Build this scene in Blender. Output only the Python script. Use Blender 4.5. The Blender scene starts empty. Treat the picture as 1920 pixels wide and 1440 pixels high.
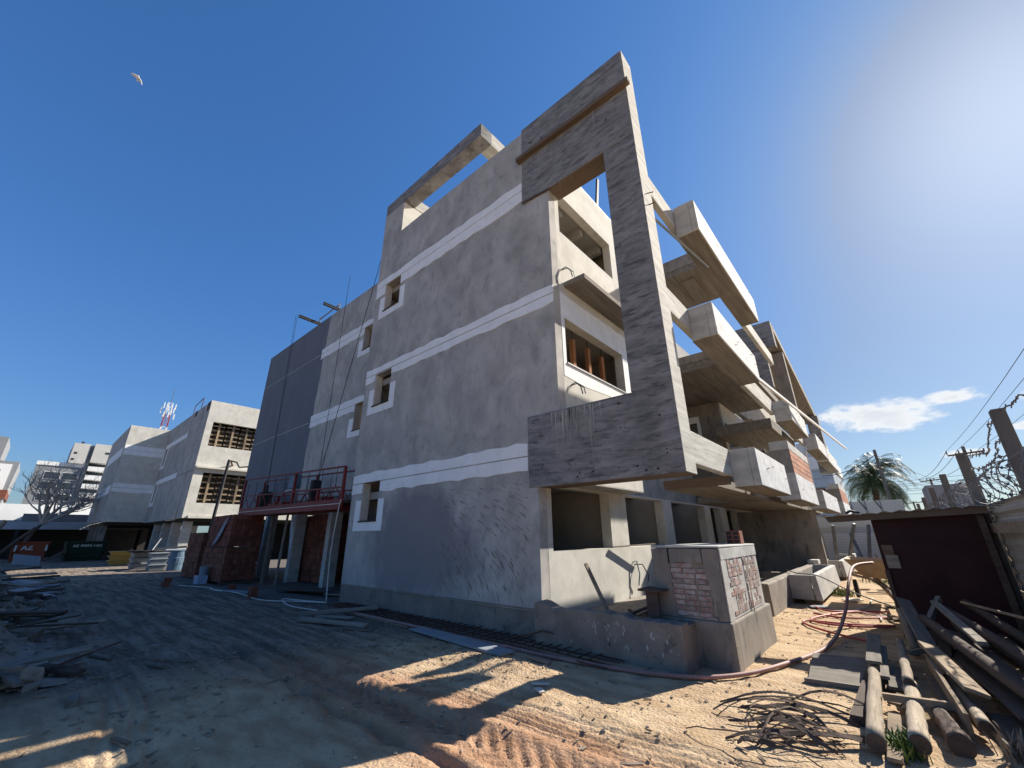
import bpy, bmesh, math, random
import numpy as np
from mathutils import Vector, Matrix
R = math.radians
random.seed(7)
scene = bpy.context.scene
col = scene.collection

# ------------------------------------------------------------------ camera
# world axes: X runs along the shaded facade, Y runs down the alley, Z up; metres
cam_d = bpy.data.cameras.new('camera'); cam = bpy.data.objects.new('camera', cam_d); col.objects.link(cam)
pitch, roll, yaw = R(20.4246), R(-0.5769), R(41.1917)
fwd0 = Vector((-math.sin(yaw), math.cos(yaw), 0)); right0 = Vector((math.cos(yaw), math.sin(yaw), 0)); up0 = Vector((0, 0, 1))
fwd = fwd0*math.cos(pitch) + up0*math.sin(pitch); up_ = up0*math.cos(pitch) - fwd0*math.sin(pitch)
rt = right0*math.cos(roll) + up_*math.sin(roll); up = up_*math.cos(roll) - right0*math.sin(roll)
m = Matrix((rt, up, -fwd)).transposed().to_4x4(); m.translation = Vector((0, 0, 1.5)); cam.matrix_world = m
cam_d.sensor_width = 36; cam_d.lens = 764.17/1920*36
cam_d.clip_start = 0.05; cam_d.clip_end = 3000
scene.camera = cam

# ------------------------------------------------------------------ light
SUN = Vector((0.281, 0.765, 0.5795)).normalized()
sun_d = bpy.data.lights.new('sun', 'SUN'); sun = bpy.data.objects.new('sun', sun_d); col.objects.link(sun)
sun_d.energy = 5.0; sun_d.angle = R(0.5); sun_d.color = (1.0, 0.93, 0.82)
sun.rotation_euler = SUN.to_track_quat('Z', 'Y').to_euler()
sun.location = (20, 50, 40)
world = bpy.data.worlds.new('World'); scene.world = world; world.use_nodes = True
wn = world.node_tree.nodes; wl = world.node_tree.links
wn.clear()
wout = wn.new('ShaderNodeOutputWorld'); bg = wn.new('ShaderNodeBackground'); sky = wn.new('ShaderNodeTexSky')
sky.sky_type = 'NISHITA'; sky.sun_disc = False
sky.sun_elevation = math.asin(SUN.z); sky.sun_rotation = math.atan2(SUN.x, SUN.y)
sky.air_density = 1.0; sky.dust_density = 0.5; sky.ozone_density = 2.2; sky.altitude = 0
bg.inputs['Strength'].default_value = 0.075
wl.new(bg.outputs[0], wout.inputs[0])
# a few fair-weather clouds low in the sky, as (azimuth from +Y, elevation, half width, half height, tilt) in degrees
CLOUDS = [(2.4, 11.5, 7.6, 1.9, 2), (7.6, 12.0, 4.2, 1.0, 3), (14.5, 10.9, 4.2, 1.15, 3), (6.6, 6.9, 2.2, 0.5, 0), (12.5, 8.6, 3.0, 0.5, 2), (30, 11.0, 9, 1.6, 0),
          (55, 13, 12, 2.0, 3), (95, 11, 10, 1.8, 0), (150, 14, 13, 2.2, 4), (200, 10, 11, 1.6, -3)]
def wmath(op, a, b=None, c=None):
    n = wn.new('ShaderNodeMath'); n.operation = op
    for i, v in enumerate((a, b, c)):
        if v is None: continue
        if isinstance(v, (int, float)): n.inputs[i].default_value = v
        else: wl.new(v, n.inputs[i])
    return n.outputs[0]
tc = wn.new('ShaderNodeTexCoord'); sx = wn.new('ShaderNodeSeparateXYZ'); wl.new(tc.outputs['Generated'], sx.inputs[0])
az = wmath('MULTIPLY', wmath('ARCTAN2', sx.outputs[0], sx.outputs[1]), 57.2958)
el = wmath('MULTIPLY', wmath('ARCSINE', sx.outputs[2]), 57.2958)
mp = wn.new('ShaderNodeMapping'); wl.new(tc.outputs['Generated'], mp.inputs[0]); mp.inputs['Scale'].default_value = (1, 1, 2.2)
def wnoise(scale, detail, rough, dist=0.0):
    n = wn.new('ShaderNodeTexNoise'); n.inputs['Scale'].default_value = scale; n.inputs['Detail'].default_value = detail
    n.inputs['Roughness'].default_value = rough; n.inputs['Distortion'].default_value = dist; wl.new(mp.outputs[0], n.inputs[0]); return n.outputs['Fac']
n1 = wnoise(11, 10, 0.62, 0.3); n2 = wnoise(38, 6, 0.6)
shape = None
for (a0, e0, wa, we, tl) in CLOUDS:
    da = wmath('SUBTRACT', az, a0); de = wmath('SUBTRACT', el, e0)
    ct, st = math.cos(R(tl)), math.sin(R(tl))
    u = wmath('DIVIDE', wmath('ADD', wmath('MULTIPLY', da, ct), wmath('MULTIPLY', de, -st)), wa)
    v = wmath('DIVIDE', wmath('ADD', wmath('MULTIPLY', da, st), wmath('MULTIPLY', de, ct)), we)
    d = wmath('SUBTRACT', 1.0, wmath('SQRT', wmath('ADD', wmath('MULTIPLY', u, u), wmath('MULTIPLY', v, v))))
    shape = d if shape is None else wmath('MAXIMUM', shape, d)
dens = wmath('ADD', shape, wmath('ADD', wmath('MULTIPLY', wmath('SUBTRACT', n1, 0.5), 2.3), wmath('MULTIPLY', wmath('SUBTRACT', n2, 0.5), 0.7)))
mr = wn.new('ShaderNodeMapRange'); mr.interpolation_type = 'SMOOTHSTEP'; wl.new(dens, mr.inputs[0])
mr.inputs[1].default_value = 0.12; mr.inputs[2].default_value = 0.62; mr.inputs[4].default_value = 0.93
mr2 = wn.new('ShaderNodeMapRange'); wl.new(dens, mr2.inputs[0]); mr2.inputs[1].default_value = 0.55; mr2.inputs[2].default_value = 1.25
cmix = wn.new('ShaderNodeMix'); cmix.data_type = 'RGBA'; wl.new(mr2.outputs[0], cmix.inputs[0])
cmix.inputs[6].default_value = (6.3, 6.45, 6.6, 1); cmix.inputs[7].default_value = (4.6, 4.9, 5.3, 1)
smix = wn.new('ShaderNodeMix'); smix.data_type = 'RGBA'; wl.new(mr.outputs[0], smix.inputs[0])
# clear southern winter sky: deeper blue than the model's default white balance
tint = wn.new('ShaderNodeMix'); tint.data_type = 'RGBA'; tint.blend_type = 'MULTIPLY'; tint.inputs[0].default_value = 1.0
soft = wn.new('ShaderNodeGamma'); soft.inputs['Gamma'].default_value = 0.85; wl.new(sky.outputs[0], soft.inputs[0]); wl.new(soft.outputs[0], tint.inputs[6])
bw = wn.new('ShaderNodeRGBToBW'); wl.new(sky.outputs[0], bw.inputs[0])
lum = wn.new('ShaderNodeMapRange'); wl.new(bw.outputs[0], lum.inputs[0]); lum.inputs[1].default_value = 1.4; lum.inputs[2].default_value = 6.0
tone = wn.new('ShaderNodeMix'); tone.data_type = 'RGBA'; wl.new(lum.outputs[0], tone.inputs[0])
tone.inputs[6].default_value = (0.43, 0.87, 1.40, 1); tone.inputs[7].default_value = (0.58, 0.69, 0.82, 1); wl.new(tone.outputs[2], tint.inputs[7]); wl.new(tint.outputs[2], smix.inputs[6])
wl.new(cmix.outputs[2], smix.inputs[7]); wl.new(smix.outputs[2], bg.inputs[0])

vs = scene.view_settings
vs.view_transform = 'Standard'; vs.look = 'None'; vs.gamma = 1.0; vs.exposure = 1.0; vs.use_curve_mapping = False

# ------------------------------------------------------------------ helpers
def tag(o, label=None, cat=None, group=None, kind=None):
    if label: o['label'] = label
    if cat: o['category'] = cat
    if group: o['group'] = group
    if kind: o['kind'] = kind
    return o
def thing(name, label, cat, loc=(0, 0, 0), rz=0.0, group=None):
    o = bpy.data.objects.new(name, None); col.objects.link(o); o.empty_display_size = 0.2
    o.location = loc; o.rotation_euler = (0, 0, rz)
    return tag(o, label, cat, group)
def wpos(o):
    p = Vector(o.location)
    while o.parent is not None:
        o = o.parent; p = p + Vector(o.location)
    return p
def dup(o, parent=None, loc=None, rot=None):
    c = o.copy(); col.objects.link(c)
    if parent is not None: c.parent = parent
    if loc is not None: c.location = loc
    if rot is not None: c.rotation_euler = rot
    for ch in list(o.children): dup(ch, c)
    return c
class MB:
    """collects polygons; build() links them as ONE mesh object"""
    def __init__(s): s.v = []; s.f = []
    def poly(s, pts):
        i = len(s.v); s.v += [tuple(p) for p in pts]; s.f.append(tuple(range(i, i+len(pts)))); return s
    def hexa(s, p):          # 8 corners: bottom 4 ccw, top 4 ccw
        i = len(s.v); s.v += [tuple(q) for q in p]
        for f in ((3, 2, 1, 0), (4, 5, 6, 7), (0, 1, 5, 4), (1, 2, 6, 5), (2, 3, 7, 6), (3, 0, 4, 7)): s.f.append(tuple(i+k for k in f))
        return s
    def box(s, x0, x1, y0, y1, z0, z1):
        x0, x1 = sorted((x0, x1)); y0, y1 = sorted((y0, y1)); z0, z1 = sorted((z0, z1))
        return s.hexa([(x0, y0, z0), (x1, y0, z0), (x1, y1, z0), (x0, y1, z0), (x0, y0, z1), (x1, y0, z1), (x1, y1, z1), (x0, y1, z1)])
    def prism(s, pts, axis, a, b):     # 2-D polygon extruded along an axis; pts given in the two other axes in xyz order
        def P(q, t):
            q = list(q); q.insert(axis, t); return tuple(q)
        n = len(pts); i = len(s.v)
        s.v += [P(q, a) for q in pts] + [P(q, b) for q in pts]
        s.f.append(tuple(i+k for k in range(n))[::-1]); s.f.append(tuple(i+n+k for k in range(n)))
        for k in range(n): s.f.append((i+k, i+(k+1) % n, i+n+(k+1) % n, i+n+k))
        return s
    def tube(s, pts, r, n=6, caps=True):
        pts = [Vector(p) for p in pts]; rs = r if isinstance(r, (list, tuple)) else [r]*len(pts)
        rings = []; prev = None
        for k, p in enumerate(pts):
            d = (pts[min(k+1, len(pts)-1)] - pts[max(k-1, 0)]).normalized()
            if prev is None:
                a = Vector((0, 0, 1)) if abs(d.z) < .9 else Vector((1, 0, 0))
                u = d.cross(a).normalized()
            else:
                u = (prev - d*prev.dot(d)).normalized()
            prev = u; w = d.cross(u); i = len(s.v); rings.append(i)
            for q in range(n):
                t = 2*math.pi*q/n; s.v.append(tuple(p + (u*math.cos(t) + w*math.sin(t))*rs[k]))
        for a, b in zip(rings, rings[1:]):
            for q in range(n): s.f.append((a+q, a+(q+1) % n, b+(q+1) % n, b+q))
        if caps:
            s.f.append(tuple(rings[0]+q for q in range(n))[::-1]); s.f.append(tuple(rings[-1]+q for q in range(n)))
        return s
    def bar(s, p, q, w, h=None, upv=(0, 0, 1)):   # rectangular bar from p to q
        p, q = Vector(p), Vector(q); h = w if h is None else h
        d = (q-p).normalized(); u = Vector(upv)
        if abs(d.dot(u)) > .98: u = Vector((1, 0, 0))
        a = d.cross(u).normalized()*(w/2); b = a.cross(d).normalized()*(h/2)
        return s.hexa([p-a-b, p+a-b, q+a-b, q-a-b, p-a+b, p+a+b, q+a+b, q-a+b])
    def build(s, name, mat, parent=None, bevel=0.0, smooth=False, loc=None, merge=False, jit=0.0):
        me = bpy.data.meshes.new(name)
        off = wpos(parent) if parent is not None else Vector((0, 0, 0))
        if loc is not None: off = Vector(loc)
        vv = [(x-off.x + random.uniform(-jit, jit), y-off.y + random.uniform(-jit, jit), z-off.z + random.uniform(-jit, jit)) for x, y, z in s.v] if (jit or off.length) else s.v
        me.from_pydata(vv, [], s.f); me.update()
        bm = bmesh.new(); bm.from_mesh(me)
        if merge: bmesh.ops.remove_doubles(bm, verts=bm.verts, dist=1e-4)
        bmesh.ops.recalc_face_normals(bm, faces=bm.faces); bm.to_mesh(me); bm.free()
        if smooth:
            for p in me.polygons: p.use_smooth = True
        o = bpy.data.objects.new(name, me); col.objects.link(o)
        if isinstance(mat, (list, tuple)):
            for q in mat: me.materials.append(q)
        else: me.materials.append(mat)
        if parent is not None: o.parent = parent
        if loc is not None: o.location = loc
        if bevel:
            b = o.modifiers.new('bevel', 'BEVEL'); b.width = bevel; b.segments = 2; b.limit_method = 'ANGLE'; b.angle_limit = R(50)
            b.harden_normals = False
        return o
def B(name, mat, parent, *boxes, bevel=0.0, jit=0.0):
    for b in boxes: o = MB().box(*b).build(name, mat, parent, bevel=bevel, jit=jit)     # one object per box
    return o
def wall(axis, p0, p1, u0, u1, z0, z1, holes=()):
    """wall slab with real openings; axis = normal axis (0: x, 1: y), p0..p1 its thickness"""
    us = sorted({u0, u1} | {h[k] for h in holes for k in (0, 1)}); zs = sorted({z0, z1} | {h[k] for h in holes for k in (2, 3)})
    us = [u for u in us if u0 <= u <= u1]; zs = [z for z in zs if z0 <= z <= z1]
    nu, nz = len(us)-1, len(zs)-1
    def solid(i, j):
        if i < 0 or j < 0 or i >= nu or j >= nz: return False
        cu, cz = (us[i]+us[i+1])/2, (zs[j]+zs[j+1])/2
        return not any(h[0] < cu < h[1] and h[2] < cz < h[3] for h in holes)
    def P(u, p, z): return (u, p, z) if axis == 1 else (p, u, z)
    q = MB()
    for i in range(nu):
        for j in range(nz):
            if not solid(i, j): continue
            a, b, c, d = us[i], us[i+1], zs[j], zs[j+1]
            for p in (p0, p1): q.poly([P(a, p, c), P(b, p, c), P(b, p, d), P(a, p, d)])
            for (di, dj, e) in ((-1, 0, ((a, c), (a, d))), (1, 0, ((b, c), (b, d))), (0, -1, ((a, c), (b, c))), (0, 1, ((a, d), (b, d)))):
                if not solid(i+di, j+dj):
                    (ua, za), (ub, zb) = e
                    q.poly([P(ua, p0, za), P(ub, p0, zb), P(ub, p1, zb), P(ua, p1, za)])
    return q
def wobble(a, b, step, amp):
    n = max(2, int(abs(b-a)/step)); return [(a+(b-a)*k/n, random.uniform(-amp, amp)) for k in range(n+1)]
def strip(axis, p0, p1, u0, u1, z0, z1, amp0=0.02, amp1=0.02, step=0.25):
    """thin band of skim coat with hand-trowelled uneven edges"""
    lo = [(u, z0+d) for u, d in wobble(u0, u1, step, amp0)]; hi = [(u, z1+d) for u, d in wobble(u1, u0, step, amp1)]
    q = MB(); q.prism(lo+hi, axis, p0, p1); return q

# ------------------------------------------------------------------ materials
def mat(name, c, var=0.2, sc=(1, 1, 1), nscale=2.0, rough=0.9, bump=0.25, bsc=40.0, layers=(), metal=0.0, coord='pos', rnd=0.0, spec=0.3, bdist=0.01, patch=None):
    M = bpy.data.materials.new(name); M.use_nodes = True; nt = M.node_tree; N, L = nt.nodes, nt.links
    bs = N['Principled BSDF']; bs.inputs['Roughness'].default_value = rough; bs.inputs['Metallic'].default_value = metal
    bs.inputs['Specular IOR Level'].default_value = spec
    if coord == 'pos': src = N.new('ShaderNodeNewGeometry').outputs['Position']
    else: src = N.new('ShaderNodeTexCoord').outputs['Object']
    def noise(scale, nsc, detail=8, rough_=0.6, dist=0.0):
        mpn = N.new('ShaderNodeMapping'); L.new(src, mpn.inputs[0]); mpn.inputs['Scale'].default_value = scale
        n = N.new('ShaderNodeTexNoise'); n.inputs['Scale'].default_value = nsc; n.inputs['Detail'].default_value = detail
        n.inputs['Roughness'].default_value = rough_; n.inputs['Distortion'].default_value = dist; L.new(mpn.outputs[0], n.inputs[0]); return n.outputs['Fac']
    def rng(fac, lo, hi, a=0.0, b=1.0):
        r = N.new('ShaderNodeMapRange'); L.new(fac, r.inputs[0]); r.inputs[1].default_value = lo; r.inputs[2].default_value = hi
        r.inputs[3].default_value = a; r.inputs[4].default_value = b; return r.outputs[0]
    def mix(f, a, b, mode='MIX'):
        x = N.new('ShaderNodeMix'); x.data_type = 'RGBA'; x.blend_type = mode
        for i, v in ((0, f), (6, a), (7, b)):
            if isinstance(v, (int, float)): x.inputs[i].default_value = v
            elif isinstance(v, tuple): x.inputs[i].default_value = (*v, 1)
            else: L.new(v, x.inputs[i])
        return x.outputs[2]
    f = rng(noise(sc, nscale, dist=0.4), 0.3, 0.7)
    cur = mix(f, tuple(x*(1-var) for x in c), tuple(min(1, x*(1+var)) for x in c))
    for (lc, lsc, lns, lo, hi, amt) in layers:
        cur = mix(rng(noise(lsc, lns, 7, 0.65, 0.3), lo, hi, 0, amt), cur, lc)
    if patch:      # one damp area of the render: colour, centre, radii (soft uneven rim)
        pc, ctr, rad = patch
        vm = N.new('ShaderNodeVectorMath'); vm.operation = 'SUBTRACT'; L.new(src, vm.inputs[0]); vm.inputs[1].default_value = ctr
        vd = N.new('ShaderNodeVectorMath'); vd.operation = 'DIVIDE'; L.new(vm.outputs[0], vd.inputs[0]); vd.inputs[1].default_value = rad
        vl = N.new('ShaderNodeVectorMath'); vl.operation = 'LENGTH'; L.new(vd.outputs[0], vl.inputs[0])
        ad = N.new('ShaderNodeMath'); ad.operation = 'MULTIPLY_ADD'; L.new(noise((1, 1, .8), 1.6, 8, .65), ad.inputs[0]); ad.inputs[1].default_value = 1.3; L.new(vl.outputs['Value'], ad.inputs[2])
        cur = mix(rng(ad.outputs[0], 1.75, 1.35, 0, 0.9), cur, pc)
    if rnd:
        oi = N.new('ShaderNodeObjectInfo')
        cur = mix(1.0, cur, rngcol(N, L, oi.outputs['Random'], rnd), 'MULTIPLY')
    L.new(cur, bs.inputs['Base Color'])
    if bump:
        bn = N.new('ShaderNodeBump'); bn.inputs['Strength'].default_value = bump; bn.inputs['Distance'].default_value = bdist
        L.new(noise(tuple(x for x in sc), bsc, 6, 0.7), bn.inputs['Height']); L.new(bn.outputs[0], bs.inputs['Normal'])
    return M
def rngcol(N, L, fac, rnd):
    r = N.new('ShaderNodeMapRange'); L.new(fac, r.inputs[0]); r.inputs[3].default_value = 1-rnd; r.inputs[4].default_value = 1+rnd*0.5
    c = N.new('ShaderNodeCombineColor')
    for i in range(3): L.new(r.outputs[0], c.inputs[i])
    return c.outputs[0]
MT = {}
DK = (0.05, 0.05, 0.055)
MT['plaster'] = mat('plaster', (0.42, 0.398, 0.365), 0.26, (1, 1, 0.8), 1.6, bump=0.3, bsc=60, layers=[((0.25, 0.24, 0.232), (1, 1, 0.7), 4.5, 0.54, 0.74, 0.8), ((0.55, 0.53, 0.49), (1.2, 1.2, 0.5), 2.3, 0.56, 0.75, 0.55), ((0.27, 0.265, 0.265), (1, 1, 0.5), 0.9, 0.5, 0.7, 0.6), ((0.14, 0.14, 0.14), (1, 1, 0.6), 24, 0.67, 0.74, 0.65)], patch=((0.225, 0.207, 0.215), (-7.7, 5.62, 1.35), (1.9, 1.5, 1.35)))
MT['plaster_wet'] = mat('plaster_wet', (0.15, 0.145, 0.155), 0.12, (1, 1, 0.3), 2.0, bump=0.2, bsc=60, layers=[((0.27, 0.262, 0.252), (1, 1, 0.8), 1.5, 0.5, 0.75, 0.5)])
MT['plaster_light'] = mat('plaster_light', (0.58, 0.555, 0.49), 0.14, (1, 1, 1), 2.2, bump=0.25, bsc=70, layers=[((0.36, 0.345, 0.305), (1, 1, 0.6), 4.0, 0.56, 0.78, 0.6)])  # sunlit-side copy of plaster; the sun's brightness is put into its paler colour
MT['plinth'] = mat('plinth', (0.215, 0.188, 0.16), 0.25, (1, 1, 1), 3.0, bump=0.6, bsc=22, layers=[((0.08, 0.075, 0.07), (1, 1, 1), 5, 0.55, 0.7, 0.8), ((0.26, 0.22, 0.17), (1, 1, 1), 2.2, 0.58, 0.8, 0.6)])
MT['white'] = mat('white_skim', (0.83, 0.83, 0.82), 0.07, (1, 1, 1), 3.0, bump=0.15, bsc=50, layers=[((0.5, 0.5, 0.5), (1, 1, 0.6), 9, 0.60, 0.72, 0.6)])
MT['blue'] = mat('blue_grey_paint', (0.155, 0.165, 0.19), 0.10, (1, 1, 0.5), 1.5, bump=0.15, bsc=70)
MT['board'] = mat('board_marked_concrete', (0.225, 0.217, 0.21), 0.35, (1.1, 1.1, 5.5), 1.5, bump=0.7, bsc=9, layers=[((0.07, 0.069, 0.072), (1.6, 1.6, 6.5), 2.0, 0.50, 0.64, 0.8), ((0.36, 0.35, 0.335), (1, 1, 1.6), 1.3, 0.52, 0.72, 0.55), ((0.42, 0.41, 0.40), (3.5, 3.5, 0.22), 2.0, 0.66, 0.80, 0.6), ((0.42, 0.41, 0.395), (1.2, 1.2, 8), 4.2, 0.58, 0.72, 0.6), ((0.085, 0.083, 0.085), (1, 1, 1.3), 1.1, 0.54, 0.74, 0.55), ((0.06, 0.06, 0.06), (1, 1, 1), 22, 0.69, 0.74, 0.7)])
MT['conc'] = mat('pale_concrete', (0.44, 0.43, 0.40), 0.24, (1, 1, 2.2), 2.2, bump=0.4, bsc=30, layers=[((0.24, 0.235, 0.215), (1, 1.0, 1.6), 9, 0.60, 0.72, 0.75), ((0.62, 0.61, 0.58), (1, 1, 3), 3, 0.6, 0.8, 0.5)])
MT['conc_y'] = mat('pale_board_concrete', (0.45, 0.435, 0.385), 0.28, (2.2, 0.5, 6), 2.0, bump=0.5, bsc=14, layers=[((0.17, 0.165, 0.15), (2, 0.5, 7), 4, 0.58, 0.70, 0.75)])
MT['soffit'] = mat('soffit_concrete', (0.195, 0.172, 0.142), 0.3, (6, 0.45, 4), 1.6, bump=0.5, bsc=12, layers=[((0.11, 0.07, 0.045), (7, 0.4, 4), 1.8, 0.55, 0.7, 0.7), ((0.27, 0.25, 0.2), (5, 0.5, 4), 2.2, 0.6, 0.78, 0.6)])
MT['inner'] = mat('inner_render', (0.33, 0.31, 0.28), 0.15, nscale=1.5, bump=0.2)
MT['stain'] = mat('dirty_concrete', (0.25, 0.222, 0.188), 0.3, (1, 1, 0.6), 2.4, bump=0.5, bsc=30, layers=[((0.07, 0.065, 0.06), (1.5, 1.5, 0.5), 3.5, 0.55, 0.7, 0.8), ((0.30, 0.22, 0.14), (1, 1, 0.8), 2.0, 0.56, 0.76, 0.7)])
MT['brick'] = mat('red_clay_brick', (0.20, 0.068, 0.042), 0.25, nscale=6, bump=0.3, bsc=60, rnd=0.35, layers=[((0.27, 0.14, 0.09), (1, 1, 1), 9, 0.6, 0.78, 0.5)])
MT['brick_pale'] = mat('pale_clay_brick', (0.36, 0.215, 0.18), 0.25, nscale=10, bump=0.5, bsc=60, rnd=0.35, layers=[((0.44, 0.41, 0.38), (1, 1, 1), 16, 0.40, 0.58, 0.85)])
MT['brick_salmon'] = mat('salmon_clay_brick', (0.46, 0.215, 0.135), 0.2, nscale=10, bump=0.4, bsc=60, rnd=0.25, layers=[((0.50, 0.40, 0.33), (1, 1, 1), 10, 0.55, 0.75, 0.6)])
MT['mortar'] = mat('mortar', (0.26, 0.245, 0.22), 0.2, nscale=8, bump=0.6, bsc=50)
MT['wood'] = mat('raw_timber', (0.30, 0.225, 0.15), 0.3, (1, 1, 1), 4, coord='obj', bump=0.4, bsc=40, rnd=0.35, layers=[((0.16, 0.125, 0.09), (1, 1, 1), 9, 0.55, 0.75, 0.6)])
MT['wood_grey'] = mat('weathered_timber', (0.235, 0.205, 0.17), 0.35, (0.6, 6, 6), 3, coord='obj', bump=0.5, bsc=18, rnd=0.4, layers=[((0.10, 0.085, 0.07), (0.5, 7, 7), 4, 0.55, 0.72, 0.7)])
MT['wood_orange'] = mat('orange_prop_timber', (0.34, 0.15, 0.06), 0.25, (3, 3, 0.6), 3, bump=0.3, bsc=20)
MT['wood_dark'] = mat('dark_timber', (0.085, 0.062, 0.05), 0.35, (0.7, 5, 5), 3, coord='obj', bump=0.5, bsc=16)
MT['wood_brown'] = mat('brown_form_board', (0.15, 0.108, 0.078), 0.25, (0.5, 5, 5), 2, bump=0.4, bsc=20)
MT['bark'] = mat('bark', (0.12, 0.085, 0.065), 0.4, (1, 6, 6), 4, coord='obj', bump=0.8, bsc=14, rnd=0.3, layers=[((0.22, 0.18, 0.15), (0.6, 6, 6), 5, 0.58, 0.75, 0.6)])
MT['log'] = mat('log_wood', (0.36, 0.295, 0.22), 0.3, (0.5, 7, 7), 4, coord='obj', bump=0.6, bsc=14, rnd=0.25, layers=[((0.13, 0.10, 0.075), (0.5, 9, 9), 5, 0.55, 0.68, 0.75), ((0.10, 0.08, 0.06), (1.5, 2, 2), 4, 0.6, 0.74, 0.6)])
MT['redpaint'] = mat('red_steel_paint', (0.18, 0.018, 0.016), 0.25, nscale=5, rough=0.55, bump=0.1, layers=[((0.06, 0.02, 0.015), (1, 1, 1), 12, 0.6, 0.72, 0.6)])
MT['skipred'] = mat('worn_red_skip', (0.34, 0.085, 0.045), 0.25, nscale=4, rough=0.7, bump=0.2, layers=[((0.22, 0.10, 0.06), (1, 1, 1), 8, 0.55, 0.7, 0.7)])
MT['skipgreen'] = mat('green_skip', (0.018, 0.04, 0.025), 0.25, nscale=4, rough=0.6, bump=0.15)
MT['whitepaint'] = mat('white_paint', (0.72, 0.71, 0.68), 0.08, nscale=8, rough=0.7, bump=0.1)
MT['yellow'] = mat('yellow_plastic', (0.62, 0.36, 0.09), 0.12, nscale=4, rough=0.5, bump=0.1)
MT['greyplastic'] = mat('grey_plastic', (0.24, 0.27, 0.29), 0.15, nscale=5, rough=0.5, bump=0.1)
MT['bluedrum'] = mat('blue_drum', (0.10, 0.16, 0.22), 0.25, nscale=5, rough=0.5, bump=0.1)
MT['box_white'] = mat('whitish_sunlit_concrete', (0.60, 0.60, 0.59), 0.16, (1, 1, 2), 2.5, bump=0.5, bsc=30, layers=[((0.27, 0.265, 0.25), (1, 2.5, 1.0), 9, 0.55, 0.68, 0.85), ((0.36, 0.355, 0.34), (1, 3, 0.35), 3, 0.54, 0.72, 0.65), ((0.22, 0.14, 0.09), (1, 4, 0.5), 2.2, 0.66, 0.76, 0.6)])  # whitish concrete, made paler still so the fronts look sunlit
MT['black'] = mat('black_rubber', (0.022, 0.022, 0.024), 0.2, nscale=8, rough=0.6, bump=0.1)
MT['steel'] = mat('dull_steel', (0.16, 0.165, 0.175), 0.3, nscale=8, rough=0.6, metal=0.4, bump=0.15)
MT['rust'] = mat('rusty_steel', (0.10, 0.05, 0.035), 0.4, nscale=20, rough=0.85, bump=0.3)
MT['zinc'] = mat('corrugated_sheet', (0.34, 0.345, 0.35), 0.2, (1, 0.6, 3), 2, rough=0.6, metal=0.25, bump=0.15, layers=[((0.14, 0.12, 0.10), (1, 0.6, 2), 3, 0.56, 0.75, 0.7)])
MT['zincblue'] = mat('pale_cladding', (0.42, 0.47, 0.52), 0.1, nscale=2, rough=0.6, bump=0.1)
MT['plyred'] = mat('maroon_plywood', (0.034, 0.010, 0.011), 0.35, (1, 1, 1), 2.0, rough=0.75, bump=0.2, layers=[((0.022, 0.014, 0.014), (1, 1, 0.6), 3, 0.5, 0.7, 0.8), ((0.15, 0.13, 0.12), (3, 3, 0.4), 6, 0.72, 0.8, 0.5)])
MT['hosered'] = mat('red_hose', (0.42, 0.10, 0.09), 0.2, nscale=10, rough=0.5, bump=0)
MT['hosepink'] = mat('dusty_pink_hose', (0.30, 0.17, 0.15), 0.2, nscale=6, rough=0.6, bump=0.1)
MT['hosewhite'] = mat('white_cable', (0.52, 0.49, 0.44), 0.15, nscale=8, rough=0.6, bump=0)
MT['film'] = mat('plastic_film', (0.36, 0.42, 0.52), 0.2, nscale=7, rough=0.35, bump=0.5, bsc=9)
MT['wheel'] = mat('barrow_paint', (0.42, 0.30, 0.18), 0.2, nscale=6, rough=0.6, bump=0.1)
MT['roofpale'] = mat('far_pale_render', (0.50, 0.49, 0.46), 0.1, nscale=0.6, bump=0.0)
MT['farwhite'] = mat('far_white_render', (0.74, 0.74, 0.72), 0.06, nscale=0.6, bump=0.0)
MT['fargrey'] = mat('far_grey_render', (0.22, 0.23, 0.24), 0.1, nscale=0.6, bump=0.0)
MT['glass'] = mat('dark_glass', (0.03, 0.035, 0.04), 0.2, nscale=0.7, rough=0.12, bump=0.0, spec=0.6)
MT['dark'] = mat('dark_interior', (0.035, 0.033, 0.032), 0.2, nscale=2, bump=0.1)
MT['twig'] = mat('bare_twigs', (0.40, 0.37, 0.33), 0.2, nscale=4, bump=0.1)
MT['leaf'] = mat('palm_leaf', (0.055, 0.085, 0.03), 0.4, nscale=2.5, rough=0.5, bump=0.0, layers=[((0.16, 0.15, 0.045), (1, 1, 1), 1.4, 0.55, 0.7, 0.6)])
MT['mast_red'] = mat('mast_red_paint', (0.30, 0.06, 0.045), 0.1, nscale=2, bump=0)
MT['litter'] = mat('wood_litter', (0.24, 0.19, 0.14), 0.4, nscale=14, bump=0.2)
MT['weed'] = mat('weed_leaf', (0.10, 0.15, 0.035), 0.4, nscale=12, rough=0.6, bump=0.0)
MT['feather'] = mat('white_feathers', (0.80, 0.80, 0.80), 0.05, nscale=8, bump=0.0)
MT['stone'] = mat('rubble_stone', (0.27, 0.235, 0.19), 0.35, nscale=9, bump=0.5, bsc=40, rnd=0.4)
MT['pebble'] = mat('pebbles', (0.36, 0.29, 0.21), 0.35, nscale=9, bump=0.3, bsc=40)
MT['pole'] = mat('concrete_pole', (0.13, 0.12, 0.11), 0.3, (1, 1, 0.6), 3, bump=0.4, bsc=30)
MT['wire'] = mat('overhead_wire', (0.03, 0.03, 0.032), 0.1, nscale=3, bump=0.0)
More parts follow.
